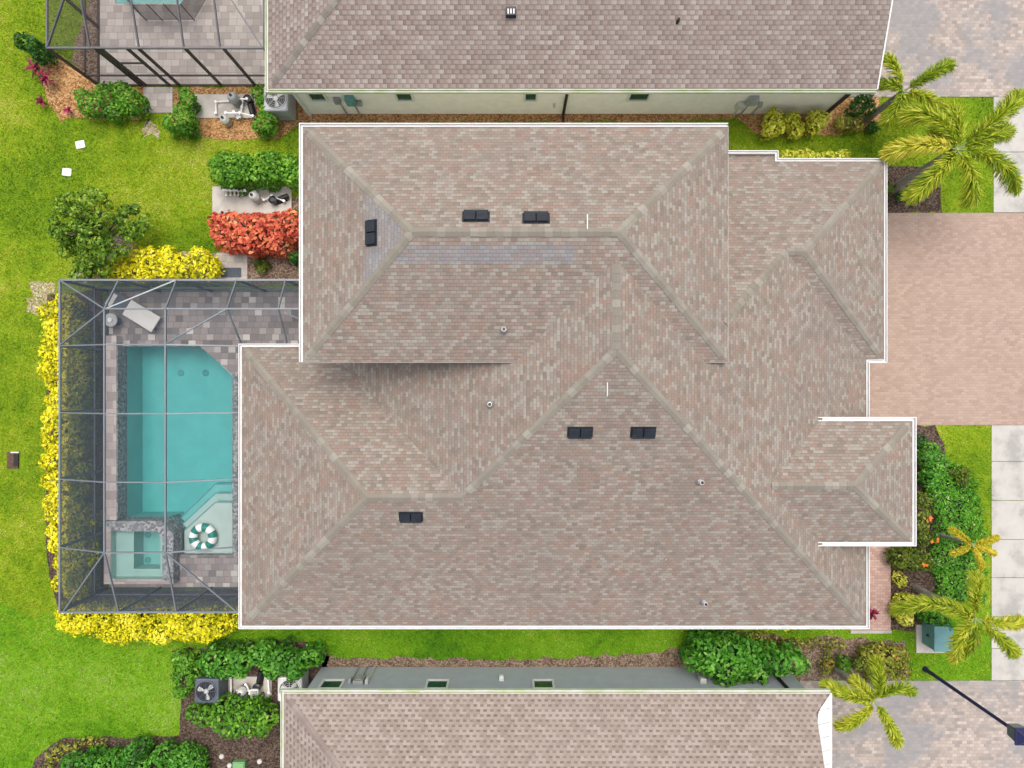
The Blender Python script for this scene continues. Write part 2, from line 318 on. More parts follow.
# ------------------------------------------------------------------ mesh helpers
def tag(o, label=None, cat=None, group=None, kind=None):
    if label: o['label'] = label
    if cat: o['category'] = cat
    if group: o['group'] = group
    if kind: o['kind'] = kind
    return o
def thing(name, label, cat, loc=(0, 0, 0), group=None):
    o = bpy.data.objects.new(name, None); COL.objects.link(o); o.location = loc; o.empty_display_size = .2
    return tag(o, label, cat, group)
def link(name, me, parent=None):
    o = bpy.data.objects.new(name, me); COL.objects.link(o)
    if parent is not None:
        o.parent = parent
        o.matrix_parent_inverse = Matrix.Translation(-world_loc(parent))
    return o
def world_loc(o):
    v = Vector(o.location) if o.type == 'EMPTY' else Vector((0, 0, 0))
    return v
class MB:
    def __init__(s): s.v = []; s.f = []; s.mi = []; s.uv = []; s.tint = []
    def face(s, pts, mi=0, uv=None, tint=.5):
        b = len(s.v); s.v += [tuple(p) for p in pts]; s.f.append(tuple(range(b, b+len(pts)))); s.mi.append(mi)
        s.uv += uv if uv else [(0, 0)]*len(pts); s.tint += [tint]*len(pts); return s
    def box(s, c, d, rot=0.0, mat=None, mi=0, taper=1.0):
        hx, hy, hz = d[0]/2, d[1]/2, d[2]/2
        vs = [(-hx, -hy, -hz), (hx, -hy, -hz), (hx, hy, -hz), (-hx, hy, -hz)] + [(x*taper, y*taper, hz) for x, y in ((-hx, -hy), (hx, -hy), (hx, hy), (-hx, hy))]
        m = mat if mat is not None else Matrix.Translation(Vector(c)) @ Matrix.Rotation(rot, 4, 'Z')
        vs = [m @ Vector(v) for v in vs]
        for q in ((3, 2, 1, 0), (4, 5, 6, 7), (0, 1, 5, 4), (1, 2, 6, 5), (2, 3, 7, 6), (3, 0, 4, 7)): s.face([vs[i] for i in q], mi)
        return s
    def tube(s, pts, rad, n=8, mi=0, cap=True):
        pts = [Vector(p) for p in pts]; rads = rad if isinstance(rad, (list, tuple)) else [rad]*len(pts)
        rings = []
        for i, p in enumerate(pts):
            d = (pts[min(i+1, len(pts)-1)] - pts[max(i-1, 0)]).normalized()
            a = d.cross(Vector((0, 0, 1)) if abs(d.z) < .95 else Vector((1, 0, 0))).normalized(); b = d.cross(a)
            rings.append([p + (a*math.cos(2*math.pi*k/n) + b*math.sin(2*math.pi*k/n))*rads[i] for k in range(n)])
        for r0, r1 in zip(rings, rings[1:]):
            for k in range(n): s.face([r0[k], r1[k], r1[(k+1) % n], r0[(k+1) % n]], mi)
        if cap: s.face(rings[0], mi); s.face(rings[-1][::-1], mi)
        return s
    def lathe(s, c, prof, n=20, mi=0):
        for (r0, z0), (r1, z1) in zip(prof, prof[1:]):
            for k in range(n):
                a0, a1 = 2*math.pi*k/n, 2*math.pi*(k+1)/n
                q = [(c[0]+r*math.cos(a), c[1]+r*math.sin(a), c[2]+z) for r, z, a in ((r0, z0, a0), (r0, z0, a1), (r1, z1, a1), (r1, z1, a0))]
                if r0 < 1e-6: q = q[1:]
                elif r1 < 1e-6: q = q[:3]
                s.face(q, mi)
        return s
    def prism(s, poly, z0, z1, mi=0, bottom=True, sides=True):
        if sum(poly[i-1][0]*poly[i][1]-poly[i][0]*poly[i-1][1] for i in range(len(poly))) < 0: poly = list(poly)[::-1]
        s.face([(x, y, z1) for x, y in poly], mi)
        if bottom: s.face([(x, y, z0) for x, y in poly][::-1], mi)
        if sides:
            for (a, b) in zip(poly, poly[1:]+poly[:1]): s.face([(a[0], a[1], z0), (b[0], b[1], z0), (b[0], b[1], z1), (a[0], a[1], z1)], mi)
        return s
    def bar(s, a, b, w, h, mi=0):
        a, b = Vector(a), Vector(b); d = b-a; L = d.length; d.normalize()
        up = Vector((0, 0, 1)) if abs(d.z) < .95 else Vector((0, 1, 0))
        x = d.cross(up).normalized(); y = x.cross(d).normalized()
        m = Matrix((x, y, d)).transposed().to_4x4(); m.translation = (a+b)/2
        return s.box(None, (w, h, L), mat=m, mi=mi)
    def build(s, name, mats, parent=None, bevel=0.0, smooth=False):
        me = bpy.data.meshes.new(name); me.from_pydata(s.v, [], s.f)
        if not isinstance(mats, (list, tuple)): mats = [mats]
        for m in mats: me.materials.append(m)
        me.polygons.foreach_set('material_index', s.mi)
        uv = me.uv_layers.new(name='UVMap'); uv.data.foreach_set('uv', np.array(s.uv, 'f').ravel())
        at = me.attributes.new('tint', 'FLOAT', 'POINT'); at.data.foreach_set('value', np.array(s.tint, 'f'))
        bm = bmesh.new(); bm.from_mesh(me)
        if bevel or smooth: bmesh.ops.remove_doubles(bm, verts=bm.verts, dist=1e-4)
        if smooth:
            for f in bm.faces: f.smooth = True
        if not any(len(f.verts) > 4 for f in bm.faces): bmesh.ops.recalc_face_normals(bm, faces=bm.faces)
        bm.to_mesh(me); bm.free(); me.update()
        o = link(name, me, parent)
        if bevel:
            b = o.modifiers.new('bevel', 'BEVEL'); b.width = bevel; b.segments = 2; b.limit_method = 'ANGLE'
        return o

def sweep(mb, prof, path, side=1, closed=False, z=0.0, mi=0):
    """sweep closed (offset, dz) profile along a mitred XY path; positive offset is to the right (side=1)"""
    n = len(path); st = []
    for i in range(n):
        p = Vector(path[i][:2])
        def nrm(a, b):
            d = (Vector(b[:2])-Vector(a[:2])).normalized(); return Vector((d.y, -d.x))*side
        a = nrm(path[i-1], path[i]) if (i > 0 or closed) else None
        b = nrm(path[i], path[(i+1) % n]) if (i < n-1 or closed) else None
        if a is None: m = b
        elif b is None: m = a
        else:
            m = (a+b).normalized(); m = m/max(.3, m.dot(a))
        zz = path[i][2] if len(path[i]) > 2 else z
        st.append([(p.x+m.x*d, p.y+m.y*d, zz+dz) for d, dz in prof])
    idx = list(zip(range(n), list(range(1, n))+[0]))
    if not closed: idx = idx[:-1]
    k = len(prof)
    for i, j in idx:
        for q in range(k):
            mb.face([st[i][q], st[j][q], st[j][(q+1) % k], st[i][(q+1) % k]], mi)
    if not closed: mb.face(st[0], mi); mb.face(st[-1][::-1], mi)
GUT = [(.0, -.16), (.10, -.16), (.105, 0), (.085, 0), (.08, -.09), (.02, -.09), (.02, .0), (0, .0)]
SLIM = [(0, -.16), (.02, -.16), (.02, .0), (0, .0)]

def leaves(name, pos, nrm, size, tint, mat, parent, aspect=.55):
    N = len(pos)
    r = rng.normal(size=(N, 3)); t = np.cross(nrm, r); t /= np.linalg.norm(t, axis=1)[:, None]+1e-9
    b = np.cross(nrm, t); s = size[:, None]
    V = np.empty((N, 4, 3)); V[:, 0] = pos-t*s*.5; V[:, 2] = pos+t*s*.5
    V[:, 1] = pos+b*s*aspect*.5+nrm*s*.08+t*s*.05; V[:, 3] = pos-b*s*aspect*.5+nrm*s*.08+t*s*.05
    return quads(name, V.reshape(-1, 3), np.repeat(tint, 4), mat, parent)
def quads(name, V, tint, mat, parent, k=4):
    N = len(V)//k; me = bpy.data.meshes.new(name)
    me.vertices.add(N*k); me.vertices.foreach_set('co', V.astype('f').ravel())
    me.loops.add(N*k); me.loops.foreach_set('vertex_index', np.arange(N*k, dtype='i'))
    me.polygons.add(N); me.polygons.foreach_set('loop_start', np.arange(0, N*k, k, dtype='i'))
    me.update(calc_edges=True); me.validate()
    at = me.attributes.new('tint', 'FLOAT', 'POINT'); at.data.foreach_set('value', tint.astype('f'))
    me.materials.append(mat); return link(name, me, parent)
def inpoly(x, y, poly):
    x = np.asarray(x); y = np.asarray(y); c = np.zeros(x.shape, bool); n = len(poly)
    for i in range(n):
        x0, y0 = poly[i]; x1, y1 = poly[i-1]
        if y0 == y1: continue
        c ^= ((y0 > y) != (y1 > y)) & (x < (x1-x0)*(y-y0)/(y1-y0)+x0)
    return c

def lobes_leaves(L, leaf, cover=1.7):
    """L: (M,5) cx cy cz r rz ; leaves on the outer shells of overlapping lumps"""
    L = np.array(L); out = []
    for i, (cx, cy, cz, r, rz) in enumerate(L):
        area = 2*math.pi*r*(r+rz)*.75; n = max(6, int(cover*area/(.3*leaf*leaf)))
        d = rng.normal(size=(n, 3)); d /= np.linalg.norm(d, axis=1)[:, None]
        d = d[(d[:, 2] > -.45)]; n = len(d)
        rad = 1-np.abs(rng.normal(0, .16, n)); rad[rng.random(n) < .08] *= 1.18
        p = np.stack([cx+d[:, 0]*r*rad, cy+d[:, 1]*r*rad, cz+d[:, 2]*rz*rad], 1)
        keep = p[:, 2] > .02
        for j, (ax, ay, az, ar, arz) in enumerate(L):
            if j == i or abs(ax-cx) > r+ar or abs(ay-cy) > r+ar: continue
            q = ((p[:, 0]-ax)/ar)**2+((p[:, 1]-ay)/ar)**2+((p[:, 2]-az)/arz)**2
            keep &= q > .55
        nn = d+rng.normal(0, .45, (n, 3)); nn[:, 2] += .35; nn /= np.linalg.norm(nn, axis=1)[:, None]
        t = np.clip(rng.normal(.52, .2, n)+rng.normal(0, .10), 0, 1)
        out.append((p[keep], nn[keep], t[keep]))
    return [np.concatenate([o[k] for o in out]) for k in range(3)]

def plant(name, label, cat, poly_px, h, mat, leaf=.12, group=None, r=.36, space=None, flowers=0, cover=1.45, zf=.75, base=0.0, back=None):
    """bush or hedge: polygon outline in ground metres taken at height zf*h"""
    poly = PP(poly_px, h*zf); xs = [p[0] for p in poly]; ys = [p[1] for p in poly]
    cx, cy = sum(xs)/len(xs), sum(ys)/len(ys)
    space = space or r*1.05
    # inset polygon towards centre of mass by shrinking lumps: reject lumps whose centre is near the edge
    g = []; nx = int((max(xs)-min(xs))/space)+2; ny = int((max(ys)-min(ys))/space)+2
    for i in range(nx+1):
        for j in range(ny+1):
            x = min(xs)+(i+.5*(j % 2))*space+rng.normal(0, space*.16); y = min(ys)+j*space+rng.normal(0, space*.16)
            ok = True
            for a in range(8):
                if not inpoly(np.array([x+math.cos(a*.785)*r*.62]), np.array([y+math.sin(a*.785)*r*.62]), poly)[0]: ok = False; break
            if ok: g.append((x, y))
    if not g: g = [(cx, cy)]
    L = []
    for x, y in g:
        rr = r*rng.uniform(.8, 1.15); top = h*rng.uniform(.86, 1.08); rz = min(rr*rng.uniform(.9, 1.2), top*.5)
        L.append((x, y, top-rz, rr, rz))
        zz = top-rz*1.9
        while zz > .12:
            L.append((x+rng.normal(0, .04), y+rng.normal(0, .04), zz, rr*rng.uniform(.85, 1), rz)); zz -= rz*1.3
    p, nn, t = lobes_leaves(L, leaf, cover)
    if back: t = np.where(back(p[:, 0], p[:, 1]), t*.3, t)  # cage-side leaves greener, with the shade of that side put into their tint
    root = thing(name, label, cat, (cx, cy, base), group)
    leaves('foliage', p, nn, leaf*rng.uniform(.5, 1.4, len(p)), t, mat, root)
    if flowers:
        k = rng.choice(len(p), min(flowers, len(p)), replace=False); k = k[p[k, 2] > h*.55]
        for q in k:
            leaves('flower', p[q]+rng.normal(0, .05, (5, 3))+np.array([0, 0, .05]), np.tile([0, 0, 1.], (5, 1))+rng.normal(0, .3, (5, 3)), np.full(5, .13), rng.random(5), M['orange'], root, .9)
    bs_ = g[::max(1, len(g)//7)]
    for x, y in bs_:
        ax, ay = rng.normal(0, r*.3, 2)
        MB().tube([(x, y, 0), (x+ax*.4, y+ay*.4, h*.3), (x+ax, y+ay, h*.7)], [.025, .02, .008], 5).build('stem', M['bark'], root)
    return root
def ell(cx, cy, rx, ry, n=14, j=.08, rot=0):
    return [(cx+(math.cos(rot)*math.cos(a)*rx-math.sin(rot)*math.sin(a)*ry)*(1+random.uniform(-j, j)), cy+(math.sin(rot)*math.cos(a)*rx+math.cos(rot)*math.sin(a)*ry)*(1+random.uniform(-j, j))) for a in [2*math.pi*k/n for k in range(n)]]
def wob(poly, step=.35, amp=.06, seed=1):
    """organic edge"""
    rr = random.Random(seed); out = []
    for a, b in zip(poly, poly[1:]+poly[:1]):
        L = math.hypot(b[0]-a[0], b[1]-a[1]); n = max(1, int(L/step))
        for i in range(n):
            t = i/n; out.append((a[0]+(b[0]-a[0])*t+rr.uniform(-amp, amp), a[1]+(b[1]-a[1])*t+rr.uniform(-amp, amp)))
    return out
def sheet(name, poly, z, mat, kind='structure'):
    o = MB().face([(x, y, z) for x, y in poly]).build(name, mat)
    # make sure the face looks up
    if o.data.polygons[0].normal.z < 0: o.data.flip_normals()
    o['kind'] = kind; return o
def rect_px(x0, y0, x1, y1): return PP([(x0, y1), (x1, y1), (x1, y0), (x0, y0)])

build_materials()
NOGRASS = []       # polygons free of grass blades

# ------------------------------------------------------------------ ground
HX0, HX1, HY0, HY1 = -14.93, -10.33, -7.30, 1.41      # the pool pit
mb = MB()
B = 90
for x0, x1, y0, y1 in ((-B, HX0, -B, B), (HX1, B, -B, B), (HX0, HX1, HY1, B), (HX0, HX1, -B, HY0)):
    mb.face([(x0, y0, 0), (x1, y0, 0), (x1, y1, 0), (x0, y1, 0)])
g = mb.build('ground', M['lawn']); g['kind'] = 'structure'

def bed(name, pts, mat, z=.02, amp=.07, seed=1):
    poly = wob(PP(pts), .3, amp, seed)
    if name != 'bare_patch': NOGRASS.append(poly)
    return sheet(name, poly, z, mat)
def slab(name, poly, z0, z1, mat, bevel=0):
    NOGRASS.append(poly); o = MB().prism(poly, z0, z1).build(name, mat); o['kind'] = 'structure'; return o
# paved surfaces
slab('driveway', rect_px(855, 213, 1024, 425)[0:1]+[P(1500, 425), P(1500, 213), P(855, 213)], -.2, .03, M['pav_pink'])
slab('driveway', [P(800, 680.5), P(1500, 680.5), P(1500, 1000), P(800, 1000)], -.2, .03, M['pav_grey'])
slab('driveway', [P(840, 97), P(1500, 97), P(1500, -300), P(840, -300)], -.2, .03, M['pav_grey'])
for a, b in ((425.3, 461), (461.6, 500), (500.6, 539), (539.6, 577), (577.6, 616), (616.6, 648), (648.6, 680)):
    slab('pavement', rect_px(991, a, 1044, b), -.2, .035, M['concrete'])
for a, b in ((97.5, 152), (152.6, 212.5)):
    slab('pavement', rect_px(993, a, 1044, b), -.2, .035, M['concrete'])
slab('path', rect_px(850, 540, 890, 630), -.2, .05, M['pav_walk'])
slab('path_edging', rect_px(850, 630.1, 891, 633), -.2, .055, M['concrete'])
slab('path', rect_px(144, 87.5, 173, 113), -.2, .04, M['pav_tan'])
slab('step', rect_px(217, 254, 248, 282), -.1, .06, M['pav_tan'])
slab('equipment_pad', rect_px(192, 95, 256, 118.5), -.1, .06, M['pad'])
slab('equipment_pad', rect_px(213, 187, 292, 214), -.1, .06, M['pad'])
slab('equipment_pad', rect_px(229, 676, 272, 699), -.1, .06, M['pad'])
slab('equipment_pad', rect_px(271, 95, 296, 115), -.1, .05, M['pad'])
# beds
bed('mulch_bed', [(38, 62), (58, 52), (101, 86), (145, 86), (145, 119), (60, 120), (48, 106)], M['straw'], .02, seed=3)
bed('mulch_bed', [(172, 87), (300, 87), (300, 124), (280, 138), (215, 140), (172, 128)], M['straw'], .016, seed=4)
bed('mulch_bed', [(296, 100), (600, 100), (755, 112), (760, 100), (880, 95), (880, 128), (835, 136), (760, 137), (735, 118), (700, 121), (300, 124)], M['straw'], .012, seed=5)
bed('mulch_bed', [(100, 246), (120, 234), (140, 252), (215, 252), (248, 246), (302, 250), (302, 282), (66, 282), (76, 268)], M['sand'], .012, .1, 6)
bed('mulch_bed', [(216, 214), (300, 196), (300, 285), (248, 285), (240, 252)], M['mulch_brown'], .016, .05, 7)
bed('mulch_bed', [(48, 296), (104, 288), (104, 590), (240, 590), (240, 618), (60, 618), (46, 560)], M['mulch'], .014, .05, 8)
bed('mulch_bed', [(322, 657), (520, 659), (640, 654), (680, 648), (702, 637), (760, 632), (800, 640), (838, 637), (905, 641), (908, 679), (800, 682), (790, 672), (322, 672)], M['mulch_brown'], .012, .08, 9)
bed('mulch_bed', [(172, 650), (230, 643), (300, 640), (330, 655), (322, 700), (286, 700), (286, 790), (30, 790), (36, 757), (62, 738), (180, 736), (180, 700)], M['mulch'], .012, .08, 10)
bed('mulch_bed', [(880, 426), (936, 426), (948, 462), (962, 480), (968, 500), (975, 600), (925, 605), (915, 632), (892, 630), (889, 545), (880, 545)], M['mulch'], .014, .06, 11)
bed('mulch_bed', [(884, 165), (930, 168), (942, 180), (941, 212.5), (884, 212.5)], M['mulch'], .016, .05, 12)
bed('mulch_bed', ell(973, 641, 7, 8), M['mulch_brown'], .018, .05, 13)
bed('bare_patch', ell(42, 305, 16, 12), M['sand'], .008, .15, 14)
bed('bare_patch', ell(150, 128, 7, 10), M['sand'], .007, .15, 15)
bed('bare_patch', ell(43, 288, 14, 8), M['sand'], .009, .12, 16)

# ------------------------------------------------------------------ main house
SL = .48
def plane(side, v, z0, s=SL):     # rises inward from the eave line: side in 'SNEW'
    return {'S': (0, s, z0-s*v), 'N': (0, -s, z0+s*v), 'W': (s, 0, z0-s*v), 'E': (-s, 0, z0+s*v)}[side]
def zat(pl, x, y): return pl[0]*x+pl[1]*y+pl[2]
def roof_face(mb, poly, pl, mi=0, dz=0.0):
    n = Vector((-pl[0], -pl[1], 1)).normalized()
    t = Vector((-n.y, n.x, 0)).normalized(); u = n.cross(t)
    if u.z < 0: u = -u; t = -t
    pts = [Vector((x, y, zat(pl, x, y)+dz)) for x, y in poly]
    a = sum(poly[i-1][0]*poly[i][1]-poly[i][0]*poly[i-1][1] for i in range(len(poly)))
    if a < 0: pts.reverse()
    mb.face(pts, mi, [(p.dot(t)+13.7*t.x, p.dot(u)) for p in pts])
ZE = 2.9
YS, XE, XW_L, YN_L = -7.91, 11.59, -8.84, 1.215
D = 8.82; XP, YP = XE-D, YS+D; XWC = XP-D
pS, pE, pWC = plane('S', YS, ZE), plane('E', XE, ZE), plane('W', XWC, ZE)
pWL, pNL = plane('W', XW_L, ZE), plane('N', YN_L, ZE)
hL = (YN_L-YS)/2; yL = (YN_L+YS)/2; xL0 = XW_L+hL; xL1 = XWC+hL
XR, YNR, YSR = 12.17, 7.28, .80
pNR, pSR, pER = plane('N', YNR, ZE), plane('S', YSR, ZE), plane('E', XR, ZE)
hR = (YNR-YSR)/2; yR = (YNR+YSR)/2; xR1 = XR-hR; xR0 = XE-hR
ZU = 5.85; kU = (HC-ZU)/FPX
UX0, UX1, UY0, UY1 = -209*kU, 216*kU, 22*kU, 257*kU
pUN, pUS, pUW, pUE = plane('N', UY1, ZU), plane('S', UY0, ZU), plane('W', UX0, ZU), plane('E', UX1, ZU)
hU = (UY1-UY0)/2; yU = (UY0+UY1)/2; xU0, xU1 = UX0+hU, UX1-hU
ZG = 3.84; kG = (HC-ZG)/FPX
GX1, GY1, GY0 = 400*kG, -37*kG, -158*kG
hG = (GY1-GY0)/2; yG = (GY0+GY1)/2; wG = 2.25; sGE = SL*hG/wG
pGN, pGS, pGE = plane('N', GY1, ZG), plane('S', GY0, ZG), plane('E', GX1, ZG, sGE)
xG1 = GX1-wG; xG0 = XE-(ZG+SL*hG-ZE)/SL-.3
xGe = XE-(ZG-ZE)/SL            # where the bump's eaves die into the main slope
UWX = UX1-.45                  # upper storey east wall
def H_main(x, y):
    z = -1
    if XW_L <= x <= xL1+.3 and YS <= y <= YN_L+.01: z = max(z, min(zat(pS, x, y), zat(pWL, x, y), zat(pNL, x, y)))
    if x <= XE and y >= YS and y < 3.6:
        c = min(zat(pS, x, y), zat(pE, x, y), zat(pWC, x, y))
        if x > UWX: c = min(c, zat(pNR, x, y))
        z = max(z, c)
    if x >= UWX and x <= XR and YSR <= y <= YNR+.3:
        z = max(z, min(zat(pNR, x, y), zat(pSR, x, y), zat(pER, x, y)))
        if x < xR0: z = max(z, min(zat(pNR, x, y), zat(pE, x, y)))
    if UX0 <= x <= UX1 and UY0 <= y <= UY1: z = max(z, min(zat(p, x, y) for p in (pUN, pUS, pUW, pUE)))
    if xG0 <= x <= GX1 and GY0 <= y <= GY1: z = max(z, min(zat(p, x, y) for p in (pGN, pGS, pGE)))
    return z
def on_roof(px, py, Hf):
    z = 4.0
    for _ in range(40): z = z*.4+.6*Hf(*P(px, py, z))
    return (*P(px, py, z), z)
def normal_at(Hf, x, y, e=.15):
    return Vector((Hf(x-e, y)-Hf(x+e, y), Hf(x, y-e)-Hf(x, y+e), 2*e)).normalized()

house = thing('house', 'large central house with weathered taupe hip roofs and white gutters', 'house', (0, 0, 0))
mb = MB()
roof_face(mb, [(XW_L, YS), (XE, YS), (XP, YP), (xL1, yL), (xL0, yL)], pS)
roof_face(mb, [(XW_L, YS), (xL0, yL), (XW_L, YN_L)], pWL)
roof_face(mb, [(XW_L, YN_L), (xL0, yL), (xL1, yL), (XWC, YN_L)], pNL)
roof_face(mb, [(XWC, YN_L), (xL1, yL), (XP, YP), (XP, 3.6), (-5.4, 3.6), (-5.4, YN_L)], pWC)
yH = UWX-XE+YNR
roof_face(mb, [(XE, YS), (XE, YSR), (xR0, yR), (UWX, yH), (XP, YP)], pE)
roof_face(mb, [(XP, YP), (UWX, yH), (UWX, 3.6), (XP, 3.6)], pE)
roof_face(mb, [(xR0, yR), (XE, YSR), (XR, YSR), (xR1, yR)], pSR)
roof_face(mb, [(XR, YSR), (XR, YNR), (xR1, yR)], pER)
xN = (775-512)*(HC-ZE)/FPX; yN = 230.2*(HC-ZE)/FPX
roof_face(mb, [(XR, YNR), (xN, YNR), (xN, yN), (UWX, yN), (UWX, yH), (xR0, yR), (xR1, yR)], pNR)
roof_face(mb, [(UX0, UY1), (xU0, yU), (xU1, yU), (UX1, UY1)], pUN)
roof_face(mb, [(UX0, UY0), (UX1, UY0), (xU1, yU), (xU0, yU)], pUS)
roof_face(mb, [(UX0, UY0), (xU0, yU), (UX0, UY1)], pUW)
roof_face(mb, [(UX1, UY0), (UX1, UY1), (xU1, yU)], pUE)
roof_face(mb, [(GX1, GY1), (xGe-.35, GY1), (xG0, yG), (xG1, yG)], pGN)
roof_face(mb, [(GX1, GY0), (xG1, yG), (xG0, yG), (xGe-.35, GY0)], pGS)
roof_face(mb, [(GX1, GY0), (GX1, GY1), (xG1, yG)], pGE)
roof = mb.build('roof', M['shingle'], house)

def cap_line(Hf, a, b, mat, parent, w=.115, seed=0):
    """row of overlapping bent cap shingles laid on the crease from a to b"""
    a, b = Vector(a), Vector(b); d = (b-a).normalized()
    if max(abs(d.x), abs(d.y)) < .97 and Hf(a.x, a.y) < Hf(b.x, b.y): a = a+d*.27
    d = b-a; L = d.length; d.normalize(); s = Vector((-d.y, d.x))
    n = max(2, int(L/.21)); mb = MB(); rr = random.Random(seed)
    for i in range(n):
        p0 = a+d*(L*i/n); p1 = a+d*(L*(i+1.12)/n); row = []
        ww = w*rr.uniform(.94, 1.06)
        for p, lift in ((p0, .02), (p1, .008)):
            zc = Hf(p.x, p.y); l = p+s*ww; r = p-s*ww
            zl = min(zc, max(Hf(l.x, l.y), zc-ww*.6)); zr = min(zc, max(Hf(r.x, r.y), zc-ww*.6))
            row.append([(l.x, l.y, zl+lift), (p.x, p.y, zc+lift+.01), (r.x, r.y, zr+lift)])
        t = rr.random()**1.6
        for q in range(2): mb.face([row[0][q], row[0][q+1], row[1][q+1], row[1][q]], tint=t)
        # butt end
        lo = [(x, y, z-.03) for x, y, z in row[0]]
        for q in range(2): mb.face([lo[q], lo[q+1], row[0][q+1], row[0][q]], tint=t*.5)
    return mb.build('ridge_cap', mat, parent)
caps = [((UX0, UY1), (xU0, yU)), ((UX0, UY0), (xU0, yU)), ((UX1, UY1), (xU1, yU)), ((UX1, UY0), (xU1, yU)), ((xU0, yU), (xU1, yU)),
        ((XW_L, YS), (xL0, yL)), ((XW_L, YN_L), (xL0, yL)), ((xL0, yL), (xL1, yL)), ((xL1, yL), (XP, YP)), ((XE, YS), (XP, YP)), ((XP, YP), (XP, 3.15)),
        ((UWX+.35, yH+.35), (xR0, yR)), ((xR0, yR), (xR1, yR)), ((XR, YNR), (xR1, yR)), ((XR, YSR), (xR1, yR)),
        ((GX1, GY1), (xG1, yG)), ((GX1, GY0), (xG1, yG)), ((xG0+.35, yG), (xG1, yG))]
for i, (a, b) in enumerate(caps): cap_line(H_main, a, b, M['cap'], roof, seed=i)
# gutters and fascia
mb = MB(); zg = ZE+.03
sweep(mb, GUT, [(-5.6, YN_L), (XW_L, YN_L), (XW_L, YS), (XE, YS), (XE, GY0+.3)], 1, z=zg)
sweep(mb, GUT, [(XE, GY1-.3), (XE, YSR-.005), (XR, YSR), (XR, YNR), (xN, YNR), (xN, yN), (UWX, yN)], 1, z=zg)
sweep(mb, [(a*1.2, b) for a, b in GUT], [(xGe-.05, GY0), (GX1, GY0), (GX1, GY1), (xGe-.05, GY1)], 1, z=ZG+.03)
sweep(mb, GUT, [(UX0, UY0), (UX0, UY1), (UX1, UY1)], -1, z=ZU+.03)
mb.build('gutter', M['white'], house)
mb = MB()
sweep(mb, SLIM, [(UX1, UY1), (UX1, UY0), (UX0, UY0)], -1, z=ZU-.012)
mb.build('fascia', M['drip'], house)
mb = MB()
mb.face([(x, y, ZE-.14) for x, y in [(XW_L, YS), (XE, YS), (XE, YSR), (XR, YSR), (XR, YNR), (UWX, YNR), (UWX, YN_L), (XW_L, YN_L)]])
mb.face([(x, y, ZU-.17) for x, y in [(UX0, UY0), (UX1, UY0), (UX1, UY1), (UX0, UY1)]])
mb.face([(x, y, ZG-.14) for x, y in [(xGe, GY0), (GX1, GY0), (GX1, GY1), (xGe, GY1)]])
mb.build('soffit', M['white'], house)
mb = MB(); q = .45
mb.prism([(XW_L+q, YS+q), (XE-q, YS+q), (XE-q, YSR+q), (XR-q, YSR+q), (XR-q, YNR-q), (UWX, YNR-q), (UWX, YN_L-q), (XW_L+q, YN_L-q)], 0, ZE-.145)
mb.prism([(UX0+q, UY0+1.5), (UX1-q-.004, UY0+1.5), (UX1-q-.004, UY1-q), (UX0+q, UY1-q)], 0, ZU-.175)  # upper south wall set back unseen beneath the eave, to deepen the shadow there
mb.prism([(xGe-.5, GY0+q), (GX1-q, GY0+q), (GX1-q, GY1-q), (xGe-.5, GY1-q)], 0, ZG-.145)
mb.build('wall', M['cream'], house)
NOGRASS.append([(XW_L+q, YS+q), (XE-q, YS+q), (XR-q, YNR-q), (UX1-q, UY1-q), (UX0+q, UY1-q), (UX0+q, YN_L-q), (XW_L+q, YN_L-q)])
gd = MB()
for k in range(4): gd.box((XR-q+.03, yR, .35+k*.56), (.05, 4.9, .55))
gd.build('garage_door', M['garage'], house, bevel=.01)

def roof_vent(px, py, Hf, parent, turn=0):
    x, y, z = on_roof(px, py, Hf); n = normal_at(Hf, x, y)
    t = Vector((-n.y, n.x, 0)).normalized(); u = n.cross(t)
    m = Matrix((t, u, n)).transposed().to_4x4(); m.translation = Vector((x, y, z))
    mb = MB(); m = m @ Matrix.Scale(.84, 4); mb.box(None, (.86, .42, .012), mat=m @ Matrix.Translation((0, 0, .014)))
    for sx in (-1, 1):
        mm = m @ Matrix.Translation((sx*.195, 0, .065))
        mb.box(None, (.375, .34, .10), mat=mm, taper=.94)
        mb.box(None, (.385, .05, .03), mat=m @ Matrix.Translation((sx*.195, -.17, .105)))
        for k in range(3): mb.box(None, (.30, .012, .012), mat=m @ Matrix.Translation((sx*.195, -.07+.09*k, .117)))
    return mb.build('roof_vent', M['ventblack'], parent, bevel=.008)
for px, py in ((476, 217), (536, 218.5), (372, 233), (580, 432), (643, 432), (411, 516.5)): roof_vent(px, py, H_main, roof)
def vent_pipe(px, py, Hf, parent, h=.32, r=.05, flash=True):
    x, y, z = on_roof(px, py, Hf); n = normal_at(Hf, x, y)
    t = Vector((-n.y, n.x, 0)).normalized(); u = n.cross(t); m = Matrix((t, u, n)).transposed().to_4x4(); m.translation = Vector((x, y, z))
    mb = MB(); mb.tube([(x, y, z-.05), (x, y, z+h)], r, 12)
    mb.tube([(x, y, z+h-.001), (x, y, z+h+.015)], r*.8, 12, mi=1)
    if flash:
        mb.tube([(x, y, z), (x, y, z+.12)], [r*1.9, r*1.15], 12, mi=2)
    return mb.build('vent_pipe', [M['pipe'], M['black'], M['lead']], parent)
for px, py in ((504, 330), (490, 404), (699, 481), (703, 601)): vent_pipe(px, py, H_main, roof, .34, .062)
vent_pipe(666, 560, H_main, roof, .08, .02, False)
for px, py0, py1 in ((587.3, 229, 214.5), (607.3, 396, 382.5)):      # thin white strips lying up the slope
    a = Vector(on_roof(px, py0, H_main)); b = Vector(on_roof(px, py1, H_main)); a.z += .02; b.z += .02
    MB().bar(a, b, .028, .02).build('flashing_strip', M['white'], roof)

